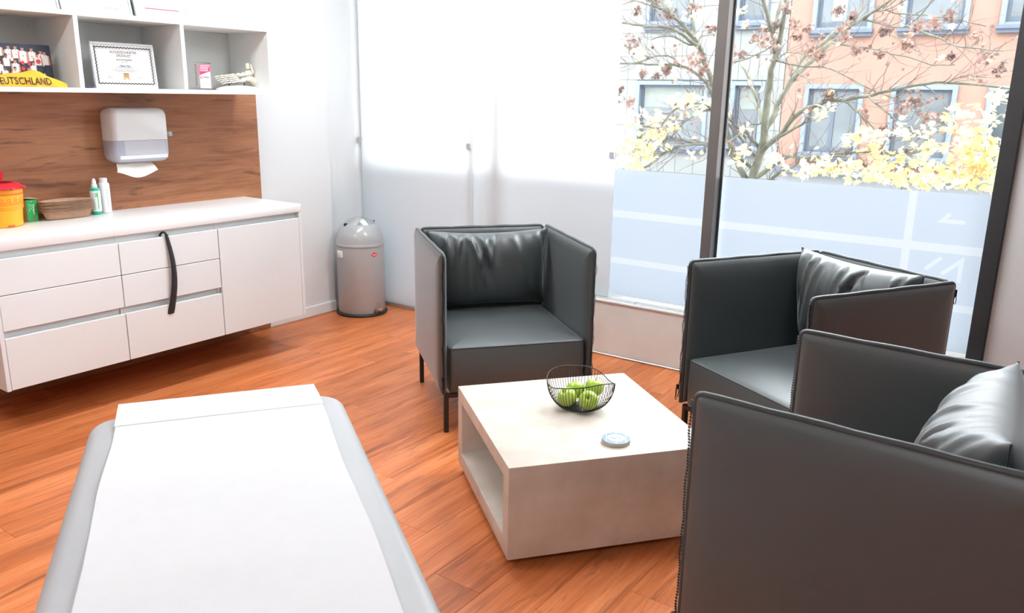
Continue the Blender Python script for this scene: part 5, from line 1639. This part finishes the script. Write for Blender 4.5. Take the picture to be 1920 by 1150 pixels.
for k in range(620):
    p, d_, r_ = rr_.choice(allp)
    if d_.length < 1e-4: continue
    d_ = d_.normalized()
    q = (d_ + Vector((rr_.uniform(-.9, .9), rr_.uniform(-.7, .7), rr_.uniform(-.5, .9)))).normalized()
    L_ = rr_.uniform(.18, .6)
    pts = [p]
    for s in range(5):
        q = (q + Vector((rr_.uniform(-.35, .35), rr_.uniform(-.3, .3), rr_.uniform(-.2, .4)))).normalized()
        pts.append(pts[-1] + q * L_ / 5)
    r1 = min(.0055, max(.0028, r_ * .5))
    tw_.tube([x_ + TI for x_ in pts], 1, 3, cap=False, rads=[r1 * (1 - .14 * s) for s in range(6)])
    tips.append(pts[-1])
    if rr_.random() < .5:
        b_ = pts[3]
        q2 = (q + Vector((rr_.uniform(-1, 1), rr_.uniform(-.5, .5), rr_.uniform(-.6, 1)))).normalized()
        tw_.tube([x_ + TI for x_ in (b_, b_ + q2 * .08, b_ + q2 * .16 + Vector((0, 0, .03)))], .0022, 3, cap=False)
tag(tw_.build('twigs', M['twig'], tr, angle=80), kind='stuff')

LEAF = [(0, 0), (.16, .04), (.30, .02), (.26, .16), (.48, .30), (.30, .40), (.34, .60), (.14, .56), (0, 1.0), (-.14, .56), (-.34, .60), (-.30, .40), (-.48, .30), (-.26, .16), (-.30, .02), (-.16, .04)]
def add_leaf(mb, c, s, R_, curl):
    vs = []
    for a, b_ in LEAF:
        p = Vector((a * s, (b_ - .4) * s, curl * s * (a * a * 2 + (b_ - .4) ** 2)))
        vs.append(c + R_ @ p)
    vs.append(c + R_ @ Vector((0, -.05 * s, 0)))
    n_ = len(LEAF)
    mb.add(vs, [(n_, k, (k + 1) % n_) for k in range(n_)])
ly = MB()
for cx, cy, cz, rx, rz_, n_ in YELLOW:
    for k in range(int(n_ * .62)):
        while True:
            a, b_, c_ = rr_.uniform(-1, 1), rr_.uniform(-1, 1), rr_.uniform(-1, 1)
            if a * a + b_ * b_ + c_ * c_ < 1: break
        R_ = Euler((rr_.gauss(-.5, .6), rr_.gauss(0, .6), rr_.uniform(0, 6.28))).to_matrix()
        add_leaf(ly, Vector((cx + a * rx, cy + b_ * max(rx, .25), cz + c_ * rz_)) + TI, rr_.uniform(.06, .11), R_, rr_.uniform(-.3, .3))
for p in rr_.sample(tips, 60):
    R_ = Euler((rr_.gauss(-.6, .7), rr_.gauss(0, .7), rr_.uniform(0, 6.28))).to_matrix()
    add_leaf(ly, p + TI, rr_.uniform(.06, .11), R_, .2)
tag(ly.build('yellow_leaves', M['leafy'], tr, smooth=False), kind='stuff')
lb_ = MB()
for cx, cy, cz, r_ in BROWN:
    for k in range(int(10 + 170 * r_)):
        a, b_, c_ = rr_.gauss(0, .55), rr_.gauss(0, .8), rr_.gauss(0, .55)
        R_ = Euler((rr_.uniform(0, 6.28), rr_.uniform(0, 6.28), rr_.uniform(0, 6.28))).to_matrix()
        add_leaf(lb_, Vector((cx + a * r_, cy + b_ * r_, cz + c_ * r_)) + TI, rr_.uniform(.04, .085), R_, rr_.uniform(.4, 1.6))
for p in rr_.sample(tips, 120):
    for k in range(rr_.randint(1, 4)):
        R_ = Euler((rr_.uniform(0, 6.28), rr_.uniform(0, 6.28), rr_.uniform(0, 6.28))).to_matrix()
        add_leaf(lb_, p + Vector((rr_.gauss(0, .04), rr_.gauss(0, .04), rr_.gauss(-.02, .04))) + TI, rr_.uniform(.035, .07), R_, rr_.uniform(.4, 1.6))
tag(lb_.build('brown_leaves', M['leafb'], tr, smooth=False), kind='stuff')
